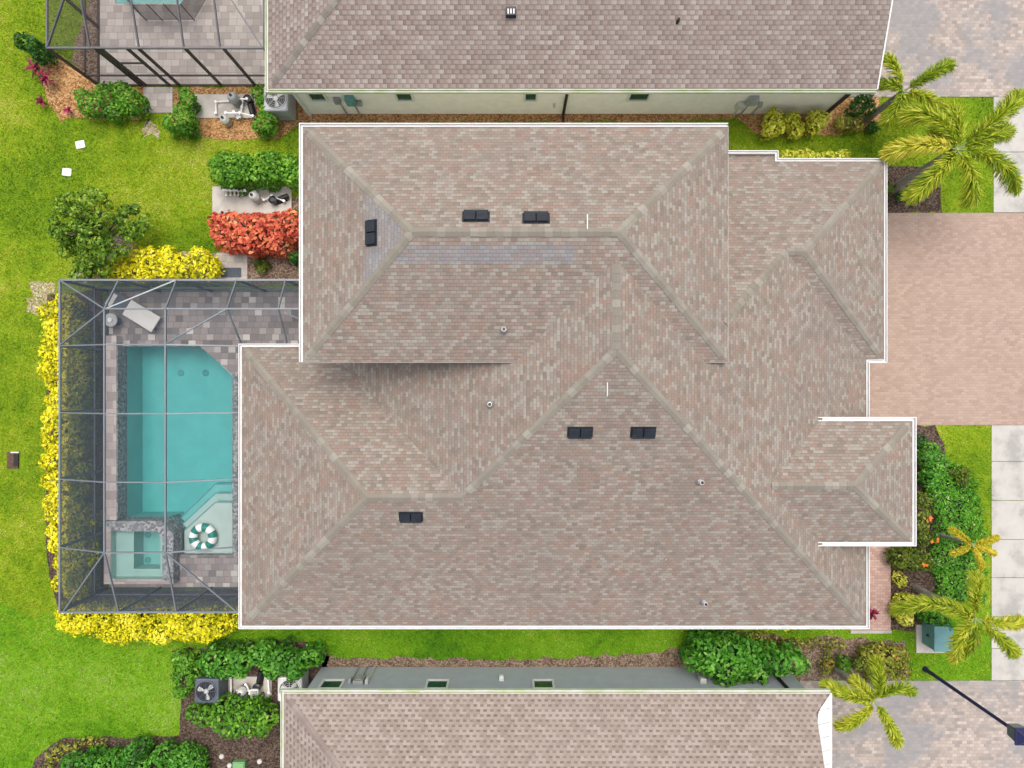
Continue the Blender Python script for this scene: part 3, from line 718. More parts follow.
# ------------------------------------------------------------------ neighbour houses
def window(parent, x0, x1, z0, z1, y, ny, fmat=None):
    """window on a wall whose outer face is the line Y=y, outward normal ny (+1/-1)"""
    f = MB(); t = .07; d = .06
    yc = y+ny*d/2
    f.box(((x0+x1)/2, yc, z0-t/2), (x1-x0+2*t, d, t)); f.box(((x0+x1)/2, yc, z1+t/2), (x1-x0+2*t, d, t))
    f.box((x0-t/2, yc, (z0+z1)/2), (t, d, z1-z0)); f.box((x1+t/2, yc, (z0+z1)/2), (t, d, z1-z0))
    f.box(((x0+x1)/2, y+ny*.02, (z0+z1)/2+.02), (x1-x0, .03, .035))
    wd = f.build('window', fmat or M['white'], parent)
    MB().box(((x0+x1)/2, y+ny*.012, (z0+z1)/2), (x1-x0, .012, z1-z0)).build('pane', M['glass'], wd)
def wallx(px, z, Y): return (px-512)*(HC-z)/FPX
# --- top neighbour
sN = .36; NY, NX0, NX1, NYR = 9.65, -7.98, 11.94, 15.8
NH = NYR-NY
pnS, pnW = plane('S', NY, ZE, sN), plane('W', NX0, ZE, sN); pnN = plane('N', 2*NYR-NY, ZE, sN)
def H_north(x, y): return min(zat(pnS, x, y), zat(pnW, x, y), zat(pnN, x, y))
north = thing('house', 'neighbour house above, grey brown shingles with cream south wall', 'house', (2, 15.8, 0))
mb = MB()
roof_face(mb, [(NX0, NY), (NX1, NY), (NX1, NYR), (NX0+NH, NYR)], pnS)
roof_face(mb, [(NX0, NY), (NX0+NH, NYR), (NX0, 2*NYR-NY)], pnW)
roof_face(mb, [(NX1, 2*NYR-NY), (NX0, 2*NYR-NY), (NX0+NH, NYR), (NX1, NYR)], pnN)
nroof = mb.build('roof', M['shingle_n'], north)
cap_line(H_north, (NX0, NY), (NX0+NH, NYR), M['cap_n'], nroof, seed=31)
cap_line(H_north, (NX0, 2*NYR-NY), (NX0+NH, NYR), M['cap_n'], nroof, seed=32)
cap_line(H_north, (NX0+NH, NYR), (NX1, NYR), M['cap_n'], nroof, seed=33)
x, y, z = on_roof(511, 13, H_north)
vb = MB().box((x, y, z+.06), (.34, .30, .16), taper=.9)
for k in (-1, 0, 1): vb.box((x+k*.09, y-.02, z+.145), (.035, .16, .012), mi=1)
vb.build('roof_vent', [M['ventblack'], M['pipe']], nroof, bevel=.01)
x, y, z = on_roof(677, 23, H_north)
MB().tube([(x, y, z-.02), (x+.03, y+.06, z+.1), (x+.05, y+.1, z+.12)], [.05, .05, .03], 8).build('vent_pipe', M['black'], nroof)
mb = MB(); sweep(mb, GUT, [(NX0, 2*NYR-NY), (NX0, NY), (NX1, NY)], 1, z=ZE+.02); mb.build('gutter', M['gutter_n'], north)
mb = MB(); rk = [(NX1, NY, ZE+.015), (NX1, NYR, ZE+sN*NH+.015), (NX1, 2*NYR-NY, ZE+.015)]
sweep(mb, [(0, -.2), (.045, -.2), (.045, 0), (0, 0)], rk, 1); mb.build('rake_board', M['white'], north)
MB().face([(NX0, NY, ZE-.14), (NX1, NY, ZE-.14), (NX1, 2*NYR-NY, ZE-.14), (NX0, 2*NYR-NY, ZE-.14)]).build('soffit', M['white'], north)
NWY, NWX0, NWX1 = 10.0, -7.52, 11.62
mb = MB(); mb.prism([(NWX0, NWY), (NWX1, NWY), (NWX1, 2*NYR-NWY), (NWX0, 2*NYR-NWY)], 0, ZE-.145)
mb.face([(NWX1, NWY, ZE-.145), (NWX1, 2*NYR-NWY, ZE-.145), (NWX1, NYR, ZE+sN*NH-.3)])
mb.build('wall', M['cream'], north); NOGRASS.append([(NWX0, NWY), (NWX1, NWY), (NWX1, 20), (NWX0, 20)])
for a, b in ((311, 328), (397, 414), (524, 537), (627, 648)):
    window(north, wallx(a+1.5, 1.3, 0), wallx(b-1.5, 1.3, 0), 1.3, 2.35, NWY, -1)
def wallbox(parent, x, z, wdt, hgt, y, ny, mat, name='meter_box', dep=.16, pipe=True, pm=None):
    mb = MB().box((x, y+ny*dep/2, z), (wdt, dep, hgt))
    mb.box((x, y+ny*(dep+.012), z+.04), (wdt*.6, .025, hgt*.5)); o = mb.build(name, mat, parent, bevel=.01)
    if pipe: MB().tube([(x+.03, y+ny*.05, z-hgt/2), (x+.03, y+ny*.05, .02)], .028, 8).build('conduit', pm or mat, parent)
wallbox(north, wallx(337, 1.4, 0), 1.35, .22, .3, NWY, -1, M['tankgrey']); wallbox(north, wallx(350.5, 1.4, 0), 1.4, .32, .5, NWY, -1, M['teal_side'], dep=.2, pm=M['tankgrey'])
wallbox(north, wallx(359, 1.2, 0), 1.15, .18, .22, NWY, -1, M['tankgrey'], pipe=False)
wallbox(north, wallx(741, .95, 0), .95, .34, .42, NWY, -1, M['aclight']); wallbox(north, wallx(752, 1.35, 0), 1.4, .34, .42, NWY, -1, M['acgrey'], dep=.2); wallbox(north, wallx(760, 1, 0), 1.0, .12, .2, NWY, -1, M['acgrey'])
wallbox(north, wallx(554, .9, 0), .95, .08, .05, NWY, -1, M['aclight'], name='hose_tap', pipe=False)
MB().bar((wallx(563, 0, 0), NWY-.045, .0), (wallx(563, 0, 0), NWY-.045, 2.74), .09, .08).bar((wallx(563, 0, 0), NWY-.09, .05), (wallx(563, 0, 0), NWY-.30, .03), .09, .08).build('downspout', M['darkmetal'], north)
MB().bar((NWX0+.05, NWY-.05, 0), (NWX0+.05, NWY-.05, 2.74), .10, .09).build('downspout', M['white'], north)
MB().bar((NWX1-.06, NWY-.05, 0), (NWX1-.06, NWY-.05, 2.74), .10, .09).build('downspout', M['darkmetal'], north)
# --- bottom neighbour
sS = .40; SY, SX0, SX1, SYR = -10.125, -7.47, 10.42, -16.4
SH = SY-SYR
psN, psW, psS = plane('N', SY, ZE, sS), plane('W', SX0, ZE, sS), plane('S', 2*SYR-SY, ZE, sS)
SGX = 9.87
def H_south(x, y): return min(zat(psN, x, y), zat(psW, x, y), zat(psS, x, y))
south = thing('house', 'neighbour house below, pinkish tan dashed shingles with blue grey wall', 'house', (1.5, -16.4, 0))
mb = MB()
roof_face(mb, [(SX1, SY), (SGX, SY-.55), (SGX, SYR), (SX0+SH, SYR), (SX0, SY)], psN)
roof_face(mb, [(SX0, SY), (SX0+SH, SYR), (SX0, 2*SYR-SY)], psW)
roof_face(mb, [(SX0, 2*SYR-SY), (SX0+SH, SYR), (SGX, SYR), (SGX, 2*SYR-SY)], psS)
sroof = mb.build('roof', M['shingle_s'], south)
cap_line(H_south, (SX0, SY), (SX0+SH, SYR), M['cap_s'], sroof, seed=41)
cap_line(H_south, (SX0, 2*SYR-SY), (SX0+SH, SYR), M['cap_s'], sroof, seed=42)
cap_line(H_south, (SX0+SH, SYR), (SGX, SYR), M['cap_s'], sroof, seed=43)
mb = MB(); sweep(mb, GUT, [(SX0, 2*SYR-SY), (SX0, SY), (SX1, SY)], -1, z=ZE+.02); mb.build('gutter', M['gutter_n'], south)
# white panelled strip at the foot of the gable
mb = MB(); psE = plane('E', SX1, ZE, .42); yy = SY-.02; pw = .455; k = 0
while yy > -20:
    y1 = yy-pw+.014
    i0 = max(SGX+.0, SX1-(SY-yy)); i1 = max(SGX, SX1-(SY-y1))
    poly = [(SX1, yy), (SX1, y1), (i1, y1), (i0, yy)]
    roof_face(mb, poly, psE, dz=.02)
    yy -= pw; k += 1
mb.face([(SX1-.02, SY, ZE-.02), (SX1-.02, -20, ZE-.02), (SGX, -20, ZE+.22), (SGX, SY-.6, ZE+.22)], 1)
mb.build('gable_trim', [M['white'], M['lead']], south)
mb = MB(); sweep(mb, [(0, -.12), (.05, -.12), (.05, .02), (0, .02)], [(SX1, SY, ZE), (SX1, 2*SYR-SY, ZE)], -1); mb.build('fascia', M['white'], south)
mb = MB(); mb.face([(SGX-.01, SY-.55, ZE+.1), (SGX-.01, SYR, ZE+.1), (SGX-.01, SYR, ZE+sS*SH)]); mb.face([(SX0, SY, ZE-.14), (SX1, SY, ZE-.14), (SX1, 2*SYR-SY, ZE-.14), (SX0, 2*SYR-SY, ZE-.14)]); mb.build('soffit', M['white'], south)
SWY, SWX0, SWX1 = -10.48, -7.05, 10.1
MB().prism([(SWX0, SWY), (SWX1, SWY), (SWX1, 2*SYR-SWY), (SWX0, 2*SYR-SWY)], 0, ZE-.145).build('wall', M['greywall'], south); NOGRASS.append([(SWX0, SWY), (SWX1, SWY), (SWX1, -20), (SWX0, -20)])
for a, b in ((320, 342), (426, 448), (533, 554)): window(south, wallx(a+1.5, 1.6, 0), wallx(b-1.5, 1.6, 0), 1.2, 2.3, SWY, 1)
for px, mt, ww, hh in ((351, 'acgrey', .1, .3), (360, 'tankgrey', .34, .5), (368, 'aclight', .1, .34)): wallbox(south, wallx(px, 1.2, 0), 1.3, ww, hh, SWY, 1, M[mt])
wallbox(south, wallx(501.5, 1.1, 0), 1.1, .16, .2, SWY, 1, M['white'], name='wall_lamp', pipe=False)
wallbox(south, wallx(701, 1.1, 0), 1.25, .22, .3, SWY, 1, M['aclight'], name='hose_tap')
wallbox(south, wallx(720, .5, 0), .35, .5, .16, SWY, 1, M['white'], name='wall_vent', pipe=False); wallbox(south, wallx(790, .5, 0), .5, .6, .12, SWY, 1, M['white'], name='wall_vent', pipe=False)
MB().bar((wallx(767, 0, 0), SWY+.045, 0), (wallx(767, 0, 0), SWY+.045, 2.74), .09, .08).build('downspout', M['darkmetal'], south)

# ------------------------------------------------------------------ pool, spa, deck
def R4(x0, x1, y0, y1): return [(x0, y0), (x1, y0), (x1, y1), (x0, y1)]
mb = MB(); ZD = .03
water_poly = [P(124, 346), P(200, 346), P(233, 374), P(233, 555), P(180, 555), P(180, 530), P(166, 518), P(124, 518)]
yS = P(0, 555)[1]; xs = P(180, 0)[0]
for r4 in (R4(-14.95, -5.55, 1.41, 3.44), R4(-10.33, -8.36, -7.53, 1.41), R4(-8.36, -5.55, .795, 1.41), R4(-14.95, -10.33, -7.53, -7.30),
           R4(xs, -10.33, -7.30, yS)):
    mb.face([(x, y, ZD) for x, y in r4]); NOGRASS.append(r4)
mb.face([(*P(200, 346), ZD), (*P(233, 374), ZD), (-10.33, 1.41, ZD)][::-1])
mb.face([(-14.95, -4.97, ZD), (-14.37, -4.97, ZD), (-14.37, 1.41, ZD), (-14.95, 1.41, ZD)])
NOGRASS.append(R4(-15, -8.3, -7.5, 3.4))
dk = mb.build('pool_deck', M['pav_deck']); dk['kind'] = 'structure'
pool = thing('swimming_pool', 'turquoise swimming pool with sun shelf and cut corner beside the house', 'pool', (-12.3, -2, 0))
mb = MB(); ZF = -1.25
for a, b in zip(water_poly, water_poly[1:]+water_poly[:1]): mb.face([(*a, ZD), (*b, ZD), (*b, ZF), (*a, ZF)])
mb.face([(*p, ZF) for p in water_poly])
mb.build('basin', M['plaster'], pool)
mb = MB(); wp_ = water_poly
for a, b in zip(wp_, wp_[1:]+wp_[:1]):
    d = Vector((b[0]-a[0], b[1]-a[1])).normalized(); n_ = Vector((-d.y, d.x))*.012
    if not inpoly(np.array([(a[0]+b[0])/2+n_.x]), np.array([(a[1]+b[1])/2+n_.y]), wp_)[0]: n_ = -n_
    q = [(a[0]+n_.x, a[1]+n_.y), (b[0]+n_.x, b[1]+n_.y)]; zt_ = -.75 if abs(a[0]-b[0]) > .3 and abs(a[1]-b[1]) > .3 and a[1] < -3 else -.18; mb.face([(*q[0], ZD+.004), (*q[1], ZD+.004), (*q[1], zt_), (*q[0], zt_)]); mb.face([(*a, ZD+.004), (*b, ZD+.004), (*q[1], ZD+.004), (*q[0], ZD+.004)])
mb.build('waterline_tile', M['stone'], pool)
shelf = [P(182, 531), P(213, 503), P(232.6, 503), P(232.6, 554.6), P(182, 554.6)]
st1 = [P(176, 526.5), P(210, 495), P(232.6, 495), P(232.6, 502.8), P(212.8, 502.8), P(181.6, 531)]
st2 = [P(170.5, 522), P(206, 487), P(232.6, 487), P(232.6, 494.8), P(209.8, 494.8), P(175.6, 526.3)]
MB().prism(shelf, ZF+.01, -.19).build('sun_shelf', M['shelfplaster'], pool)
MB().prism(st1, ZF+.01, -.46).build('step', M['shelfplaster'], pool)
MB().prism(st2, ZF+.01, -.76).build('step', M['plaster'], pool)
for poly_, z_ in ((shelf[:3], -.19), (st1[:3], -.46), (st2[:3], -.76)):
    mb = MB(); sweep(mb, [(-.035, -.012), (.012, -.012), (.012, .006), (-.035, .006)], poly_, -1, z=z_); mb.build('step_trim', M['trimtile'], pool)
MB().prism([P(197, 346.4), P(201, 346.4), P(232.6, 373.5), P(232.6, 381)], ZF+.01, -.42).build('bench', M['shelfplaster'], pool)
for px, py in ((181, 373), (206, 373)): MB().lathe((*P(px, py, ZF), ZF), [(.13, .005), (.13, .02), (.085, .035), (.0, .03)], 20).build('drain', [M['teal']], pool)
for px, py in ((134, 369), (133, 430), (131, 490)):
    x, y = P(px, py, ZF); MB().box((x, y, ZF+.03), (.14, .34, .06)).build('return_fitting', M['white'], pool, bevel=.02)
# the water body sits a hair inside the basin walls
cxw = sum(p[0] for p in water_poly)/8; cyw = sum(p[1] for p in water_poly)/8
MB().prism([(cxw+(x-cxw)*.994, cyw+(y-cyw)*.994) for x, y in water_poly], ZF-.02, -.09).build('water', M['water'], pool)
# coping along the right side
MB().box(((P(236, 0)[0]), (P(0, 374)[1]+yS)/2, ZD+.012), (.17, P(0, 374)[1]-yS, .03)).build('coping', M['stone'], pool)
# raised ledge along the left edge
LZ = .45
lx0 = (104-512)*(HC-LZ)/FPX; lx1 = -14.37
ledge = thing('raised_ledge', 'low raised paver ledge with stone facing along the pool side', 'ledge', ((lx0+lx1)/2, -1.8, 0))
MB().prism(R4(lx0, lx1-.04, -4.95, 1.75), 0, LZ-.05).prism(R4(lx0-.01, lx1-.02, -4.955, 1.76), LZ-.05, LZ).build('ledge_top', M['ledge_pav'], ledge)
mb = MB(); mb.box((lx1-.012, -1.78, .15), (.045, 6.3, .56)); mb.build('stone_facing', M['stone'], ledge)
spa = thing('spa', 'raised square hot tub with stone rim at the pool end', 'spa', (-13.6, -6.2, 0))
so_, si_ = R4(-14.85, -12.32, -7.28, -4.98), R4(-14.6, -12.72, -7.12, -5.36)
so_ = [(-14.85, -7.28), (-12.32, -7.28), (-12.32, -5.45), (-12.75, -4.98), (-14.85, -4.98)]
si_ = [(-14.6, -7.10), (-12.72, -7.10), (-12.72, -5.62), (-12.95, -5.36), (-14.6, -5.36)]
mb = MB()
for i in range(5):
    a, b, c, d = so_[i], so_[(i+1) % 5], si_[(i+1) % 5], si_[i]
    m_ = 0 if i in (1, 2, 3) else 1
    mb.face([(*a, LZ), (*b, LZ), (*c, LZ), (*d, LZ)], m_); mb.face([(*a, -.9), (*b, -.9), (*b, LZ), (*a, LZ)], 0)
mb.build('rim', [M['stone'], M['ledge_pav']], spa)
mb = MB()
deep = R4(-13.95, -12.98, -6.82, -5.42); zs, zd = .10, -.55
for i in range(5):
    a, b = si_[i], si_[(i+1) % 5]; mb.face([(*a, LZ), (*b, LZ), (*b, zs), (*a, zs)])
x0, x1, y0, y1 = -14.6, -12.72, -7.10, -5.36; dx0, dx1, dy0, dy1 = -13.95, -12.98, -6.82, -5.42
for r4 in (R4(x0, dx0, y0, y1), R4(dx1, x1, y0, y1), R4(dx0, dx1, y0, dy0), R4(dx0, dx1, dy1, y1)): mb.face([(x, y, zs) for x, y in r4])
for i in range(4):
    a, b = deep[i], deep[(i+1) % 4]; mb.face([(*a, zs), (*b, zs), (*b, zd), (*a, zd)])
mb.face([(*p, zd) for p in deep]); mb.build('basin', M['spaplaster'], spa)
for py in (535, 560): MB().lathe((*P(148, py, zd), zd), [(.12, .005), (.12, .02), (.08, .035), (0, .03)], 20).build('drain', M['teal'], spa)
MB().prism([(x*.9995-.007, y*.9995-.003) for x, y in si_], zd-.02, LZ-.09).build('water', M['spawater'], spa)
# inflatable ring
rx, ry = P(203, 537, 0)
ring = thing('pool_ring', 'green and white striped inflatable ring floating over the sun shelf', 'pool ring', (rx, ry, -.09))
mb = MB(); R0, r0 = .36, .155; NU, NV = 48, 16
def tp(u, v): a = 2*math.pi*u/NU; b = 2*math.pi*v/NV; return (rx+(R0+r0*math.cos(b))*math.cos(a), ry+(R0+r0*math.cos(b))*math.sin(a), .0+r0*math.sin(b))
for u in range(NU):
    for v in range(NV): mb.face([tp(u, v), tp(u+1, v), tp(u+1, v+1), tp(u, v+1)], (u//4) % 2)
mb.build('tube', [M['ringgreen'], M['ringwhite']], ring, smooth=True)
MB().tube([(rx+.30, ry+.30, .10), (rx+.315, ry+.315, .16)], .02, 8).build('valve', M['ringwhite'], ring)
# lounger and small table
ax, ay = P(113, 298, .3); bx, by = P(157, 325, .3); ang = math.atan2(by-ay, bx-ax)
lg = thing('chaise_lounge', 'white chaise lounge lying diagonally on the pavers under the screen roof', 'lounger', (ax, ay, ZD))
Lm = Matrix.Translation((ax, ay, ZD)) @ Matrix.Rotation(ang, 4, 'Z')
def lb(mb, c, d, rx_=0): return mb.box(None, d, mat=Lm @ Matrix.Translation(c) @ Matrix.Rotation(rx_, 4, 'Y'))
LL = math.hypot(bx-ax, by-ay)
lb(MB(), (.62+(LL-.62)/2, 0, .33), (LL-.62, .64, .06)).build('seat', M['sling'], lg, bevel=.02)
lb(MB(), (.36, 0, .52), (.70, .64, .06), R(34)).build('backrest', M['slingdark'], lg, bevel=.02)
lb(MB(), (.20, 0, .66), (.22, .5, .09), R(34)).build('pillow', M['sling'], lg, bevel=.03)
for sx in (.15, LL-.1):
    for sy in (-.3, .3): lb(MB(), (sx, sy, .15), (.045, .045, .30)).build('leg', M['sling'], lg)
tx, ty = P(111, 320, .45)
tb = thing('side_table', 'small round grey side table next to the chaise lounge', 'table', (tx, ty, ZD))
MB().lathe((tx, ty, ZD), [(0, .43), (.24, .43), (.25, .445), (.24, .46), (0, .46)], 24).build('table_top', M['acgrey'], tb)
MB().lathe((tx, ty, ZD), [(.17, 0), (.17, .02), (.03, .05), (.03, .43)], 16).build('pedestal', M['acdark'], tb)
MB().lathe((tx, ty, ZD+.462), [(0, .0), (.07, .0), (.08, .05), (.06, .05), (0, .02)], 16).build('tray', M['white'], tb)

# ------------------------------------------------------------------ screen enclosures
def enclosure(name, label, loc): return thing(name, label, 'enclosure', loc)
ZW, ZT, ZA = 2.7, 3.4, 2.62
EX0, EY0, EY1 = -452*(HC-ZW)/FPX, -228*(HC-ZW)/FPX, 104*(HC-ZW)/FPX
IX0, IX1 = -407.5*(HC-ZT)/FPX, -346.4*(HC-ZT)/FPX; IY0, IY1 = -168.6*(HC-ZT)/FPX, 75.2*(HC-ZT)/FPX
AX = -272*(HC-ZA)/FPX; UXE = UX0+.40; AYT = 39.4*(HC-ZA)/FPX
e1 = enclosure('pool_enclosure', 'large grey framed screen cage over the turquoise pool', ((EX0+AX)/2, (EY0+EY1)/2, 0))
def bars(name, segs, wdt, hgt, mat, parent):
    for a, b in segs: MB().bar(a, b, wdt, hgt).build(name, mat, parent)
nxw = (IX0+.06, IX1, -9.11, -7.48)
segs = []
# top rail of the walls
bars('eave_beam', [((EX0, EY0, ZW), (AX, EY0, ZW)), ((EX0, EY0, ZW), (EX0, EY1, ZW)), ((EX0, EY1, ZW), (UXE, EY1, ZW))], .06, .07, M['silver'], e1)
bars('ridge_beam', [((IX0, IY0, ZT), (IX1, IY0, ZT)), ((IX0, IY0, ZT), (IX0, IY1, ZT)), ((IX0, IY1, ZT), (UXE, IY1, ZT)), ((IX1, IY0, ZT), (IX1, IY1, ZT))], .046, .07, M['silver'], e1)
raf = [((IX0, IY0, ZT), (EX0+.1, EY0, ZW)), ((IX0, IY0, ZT), (IX0+.05, EY0, ZW)), ((IX1, IY0, ZT), (IX1, EY0, ZW)), ((IX1, IY0, ZT), (AX-.05, EY0, ZW)),
       ((IX0, IY1, ZT), (EX0, EY1, ZW)), ((IX0, IY1, ZT), (IX0+.05, EY1, ZW)), ((IX1, IY1, ZT), (IX1, EY1, ZW)), ((-9.12, IY1, ZT), (-9.1, EY1, ZW)), ((-7.48, IY1, ZT), (-7.48, EY1, ZW)),
       ((IX0+.05, IY1, ZT), (IX1, EY1, ZW)), ((-9.12, IY1, ZT), (AX+.05, AYT, ZA)), ((-7.48, IY1, ZT), (-7.45, AYT, ZA)), ((IX1, AYT, ZT-.04), (-9.12, IY1, ZT)), ((-7.3, IY1-.1, ZT), (-6.0, AYT+.4, ZA+.3)),
       ((IX0, IY1-.03, ZT), (EX0, P(0, 345, ZW)[1], ZW))]
for py in (28.0, 95.4, 162.5):      # cross rafters over the pool
    y = -py*(HC-ZT)/FPX*1.046
for offs in (39.4, -29.6, -98.2):
    y = offs*(HC-ZT)/FPX
    raf += [((EX0, y, ZW), (IX0, y, ZT)), ((IX0, y, ZT), (IX1, y, ZT)), ((IX1, y, ZT), (AX, y, ZA))]
raf += [((EX0, IY0, ZW), (IX0, IY0, ZT)), ((IX1, IY0, ZT), (AX, IY0, ZA))]
bars('rafter', raf, .042, .06, M['silver'], e1)
posts = [(IX0+.05, EY0), (IX1, EY0), (EX0, EY0), (EX0, EY1), (IX0+.05, EY1), (IX1, EY1), (-9.1, EY1), (-7.48, EY1), (EX0, IY0), (EX0, -98.2*(HC-ZT)/FPX), (EX0, -29.6*(HC-ZT)/FPX), (EX0, 39.4*(HC-ZT)/FPX), (AX+.05, EY0)]
bars('post', [((x, y, 0), (x, y, ZW)) for x, y in posts], .06, .09, M['acdark'], e1)
bars('chair_rail', [((EX0, EY0, .85), (AX, EY0, .85)), ((EX0, EY0, .85), (EX0, EY1, .85)), ((EX0, EY1, .85), (UXE, EY1, .85))], .05, .05, M['acdark'], e1)
bars('base_rail', [((EX0, EY0, .05), (AX, EY0, .05)), ((EX0, EY0, .05), (EX0, EY1, .05)), ((EX0, EY1, .05), (UXE, EY1, .05))], .05, .05, M['acdark'], e1)
bars('wall_brace', [((IX1, EY0, 1.6), (IX0+.05, EY0, ZW)), ((AX-.6, EY0, 1.2), (IX1, EY0, ZW)), ((IX1, EY1, ZW), (-9.1, EY1, .9))], .05, .05, M['acdark'], e1)
mb = MB()
mb.face([(EX0, EY0, ZW), (EX0, EY1, ZW), (IX0, IY1, ZT), (IX0, IY0, ZT)]).face([(EX0, EY0, ZW), (IX0, IY0, ZT), (IX1, IY0, ZT), (AX, EY0, ZW-.02)])
mb.face([(IX0, IY0, ZT), (IX0, IY1, ZT), (IX1, IY1, ZT), (IX1, IY0, ZT)]).face([(IX1, IY0, ZT), (IX1, AYT, ZT), (AX, AYT, ZA), (AX, EY0, ZW-.02)])
mb.face([(EX0, EY1, ZW), (UXE, EY1, ZW), (UXE, IY1, ZT), (IX0, IY1, ZT)]).face([(IX1, IY1, ZT), (UXE, IY1, ZT), (UXE, AYT, ZA), (AX, AYT, ZA), (IX1, AYT, ZT)])
mb.build('screen_roof', M['screen_roof'], e1)
mb = MB()
mb.face([(EX0, EY0, 0), (AX, EY0, 0), (AX, EY0, ZW), (EX0, EY0, ZW)]).face([(EX0, EY0, 0), (EX0, EY1, 0), (EX0, EY1, ZW), (EX0, EY0, ZW)]).face([(EX0, EY1, 0), (UXE, EY1, 0), (UXE, EY1, ZW), (EX0, EY1, ZW)])
mb.build('screen_wall', M['screen_wall'], e1)
# neighbour's cage
ZN = 2.8; kN = (HC-ZN)/FPX
FX0, FY0, FX1 = -465*kN, 336*kN, -8.10
e2 = enclosure('pool_enclosure', 'bronze framed screen cage at the top neighbour house', (-11.7, 13, 0))
FY1, FT = 19.0, .35
def zr(y): return ZN+FT*(y-FY0)
bars('eave_beam', [((FX0, FY0, ZN), (FX1, FY0, ZN))], .06, .07, M['frame2'], e2)
bars('eave_beam', [((FX0, FY0, ZN), (FX0, FY1, ZN)), ((FX1-.05, FY0, ZN), (FX1-.05, FY1, ZN))], .06, .07, M['frame2'], e2)
bars('rafter', [((x, FY0, ZN), (x, FY0+2.2, ZN+.77)) for x in (-13.88, -12.27, -10.79, -9.6)]+[((FX0, FY0, ZN), (-13.88, FY0+2.2, ZN+.77)), ((FX1-.1, FY0, ZN), (-9.6, FY0+2.2, ZN+.77)), ((-13.88, FY0+2.2, ZN+.77), (FX1, FY0+2.2, ZN+.77))], .045, .07, M['frame2'], e2)
bars('post', [((x, FY0, 0), (x, FY0, ZN)) for x in (FX0, -13.72, -13.55, -12.67, -12.3, -10.76, -9.5)]+[((FX0, y, 0), (FX0, y, ZN)) for y in (13.2, 15.4)]+[((FX1-.05, FY0, 0), (FX1-.05, FY0, ZN))], .07, .09, M['bronze'], e2)
bars('chair_rail', [((FX0, FY0, .82), (FX1, FY0, .82)), ((FX0, FY0, .82), (FX0, FY1, .82)), ((-13.5, FY0, 1.75), (-12.7, FY0, 1.75))], .05, .05, M['bronze'], e2)
bars('base_rail', [((FX0, FY0, .04), (FX1, FY0, .04)), ((FX0, FY0, .04), (FX0, FY1, .04))], .06, .06, M['bronze'], e2)
MB().face([(FX0, FY0, ZN), (FX1, FY0, ZN), (FX1, FY0+2.2, ZN+.77), (-13.88, FY0+2.2, ZN+.77)]).face([(FX0, FY0, ZN), (-13.88, FY0+2.2, ZN+.77), (-13.88, FY1, ZN+.77), (FX0, FY1, ZN)]).face([(-13.88, FY0+2.2, ZN+.77), (FX1, FY0+2.2, ZN+.77), (FX1, FY1, ZN+.77), (-13.88, FY1, ZN+.77)]).build('screen_roof', M['screen_n'], e2)
MB().face([(FX0, FY0, 0), (FX1, FY0, 0), (FX1, FY0, ZN), (FX0, FY0, ZN)]).face([(FX0, FY0, 0), (FX0, FY1, 0), (FX0, FY1, ZN), (FX0, FY0, ZN)]).build('screen_wall', M['screen_n'], e2)
slab('pool_deck', R4(-15.25, -7.6, FY0-.02, 14.07), -.1, .03, M['pav_tan'])
slab('pool_deck', R4(-15.25, -14.67, 14.07, 19), -.1, .03, M['pav_tan']); slab('pool_deck', R4(-12.2, -7.6, 14.07, 19), -.1, .03, M['pav_tan'])
bed('mulch_bed', [(72, 62), (88, 78), (100, 86), (100, -4), (90, -4), (84, 20), (74, 40)], M['mulch_brown'], .011, .06, 21)
NOGRASS.append(R4(-15.3, -7.6, FY0, 20))
pool2 = thing('swimming_pool', 'turquoise pool edge of the top neighbour at the frame edge', 'pool', (-13, 15, 0))
wp2 = R4(-14.67, -12.2, 14.07, 19)
mb = MB()
for a, b in zip(wp2, wp2[1:]+wp2[:1]): mb.face([(*a, .03), (*b, .03), (*b, .008), (*a, .008)])
mb.face([(*p, .008) for p in wp2]); mb.build('basin', M['plaster'], pool2)
MB().prism([(x*.9999, y) for x, y in R4(-14.66, -12.21, 14.08, 18.99)], .012, .024).build('water', M['spawater'], pool2)
nf = thing('pool_fence', 'dark mesh safety fence in front of the top neighbour pool', 'fence', (-12.6, 13.4, 0))
fp = [P(128, -3), P(147, 21), P(195, 21), P(209, -3)]
for a, b in zip(fp, fp[1:]):
    MB().face([(*a, .06), (*b, .06), (*b, 1.1), (*a, 1.1)]).build('mesh_panel', M['net'], nf)
for a in fp+[((fp[1][0]*2+fp[2][0])/3, fp[1][1]), ((fp[1][0]+2*fp[2][0])/3, fp[1][1])]: MB().tube([(*a, .03), (*a, 1.12)], .018, 8).build('post', M['darkmetal'], nf)

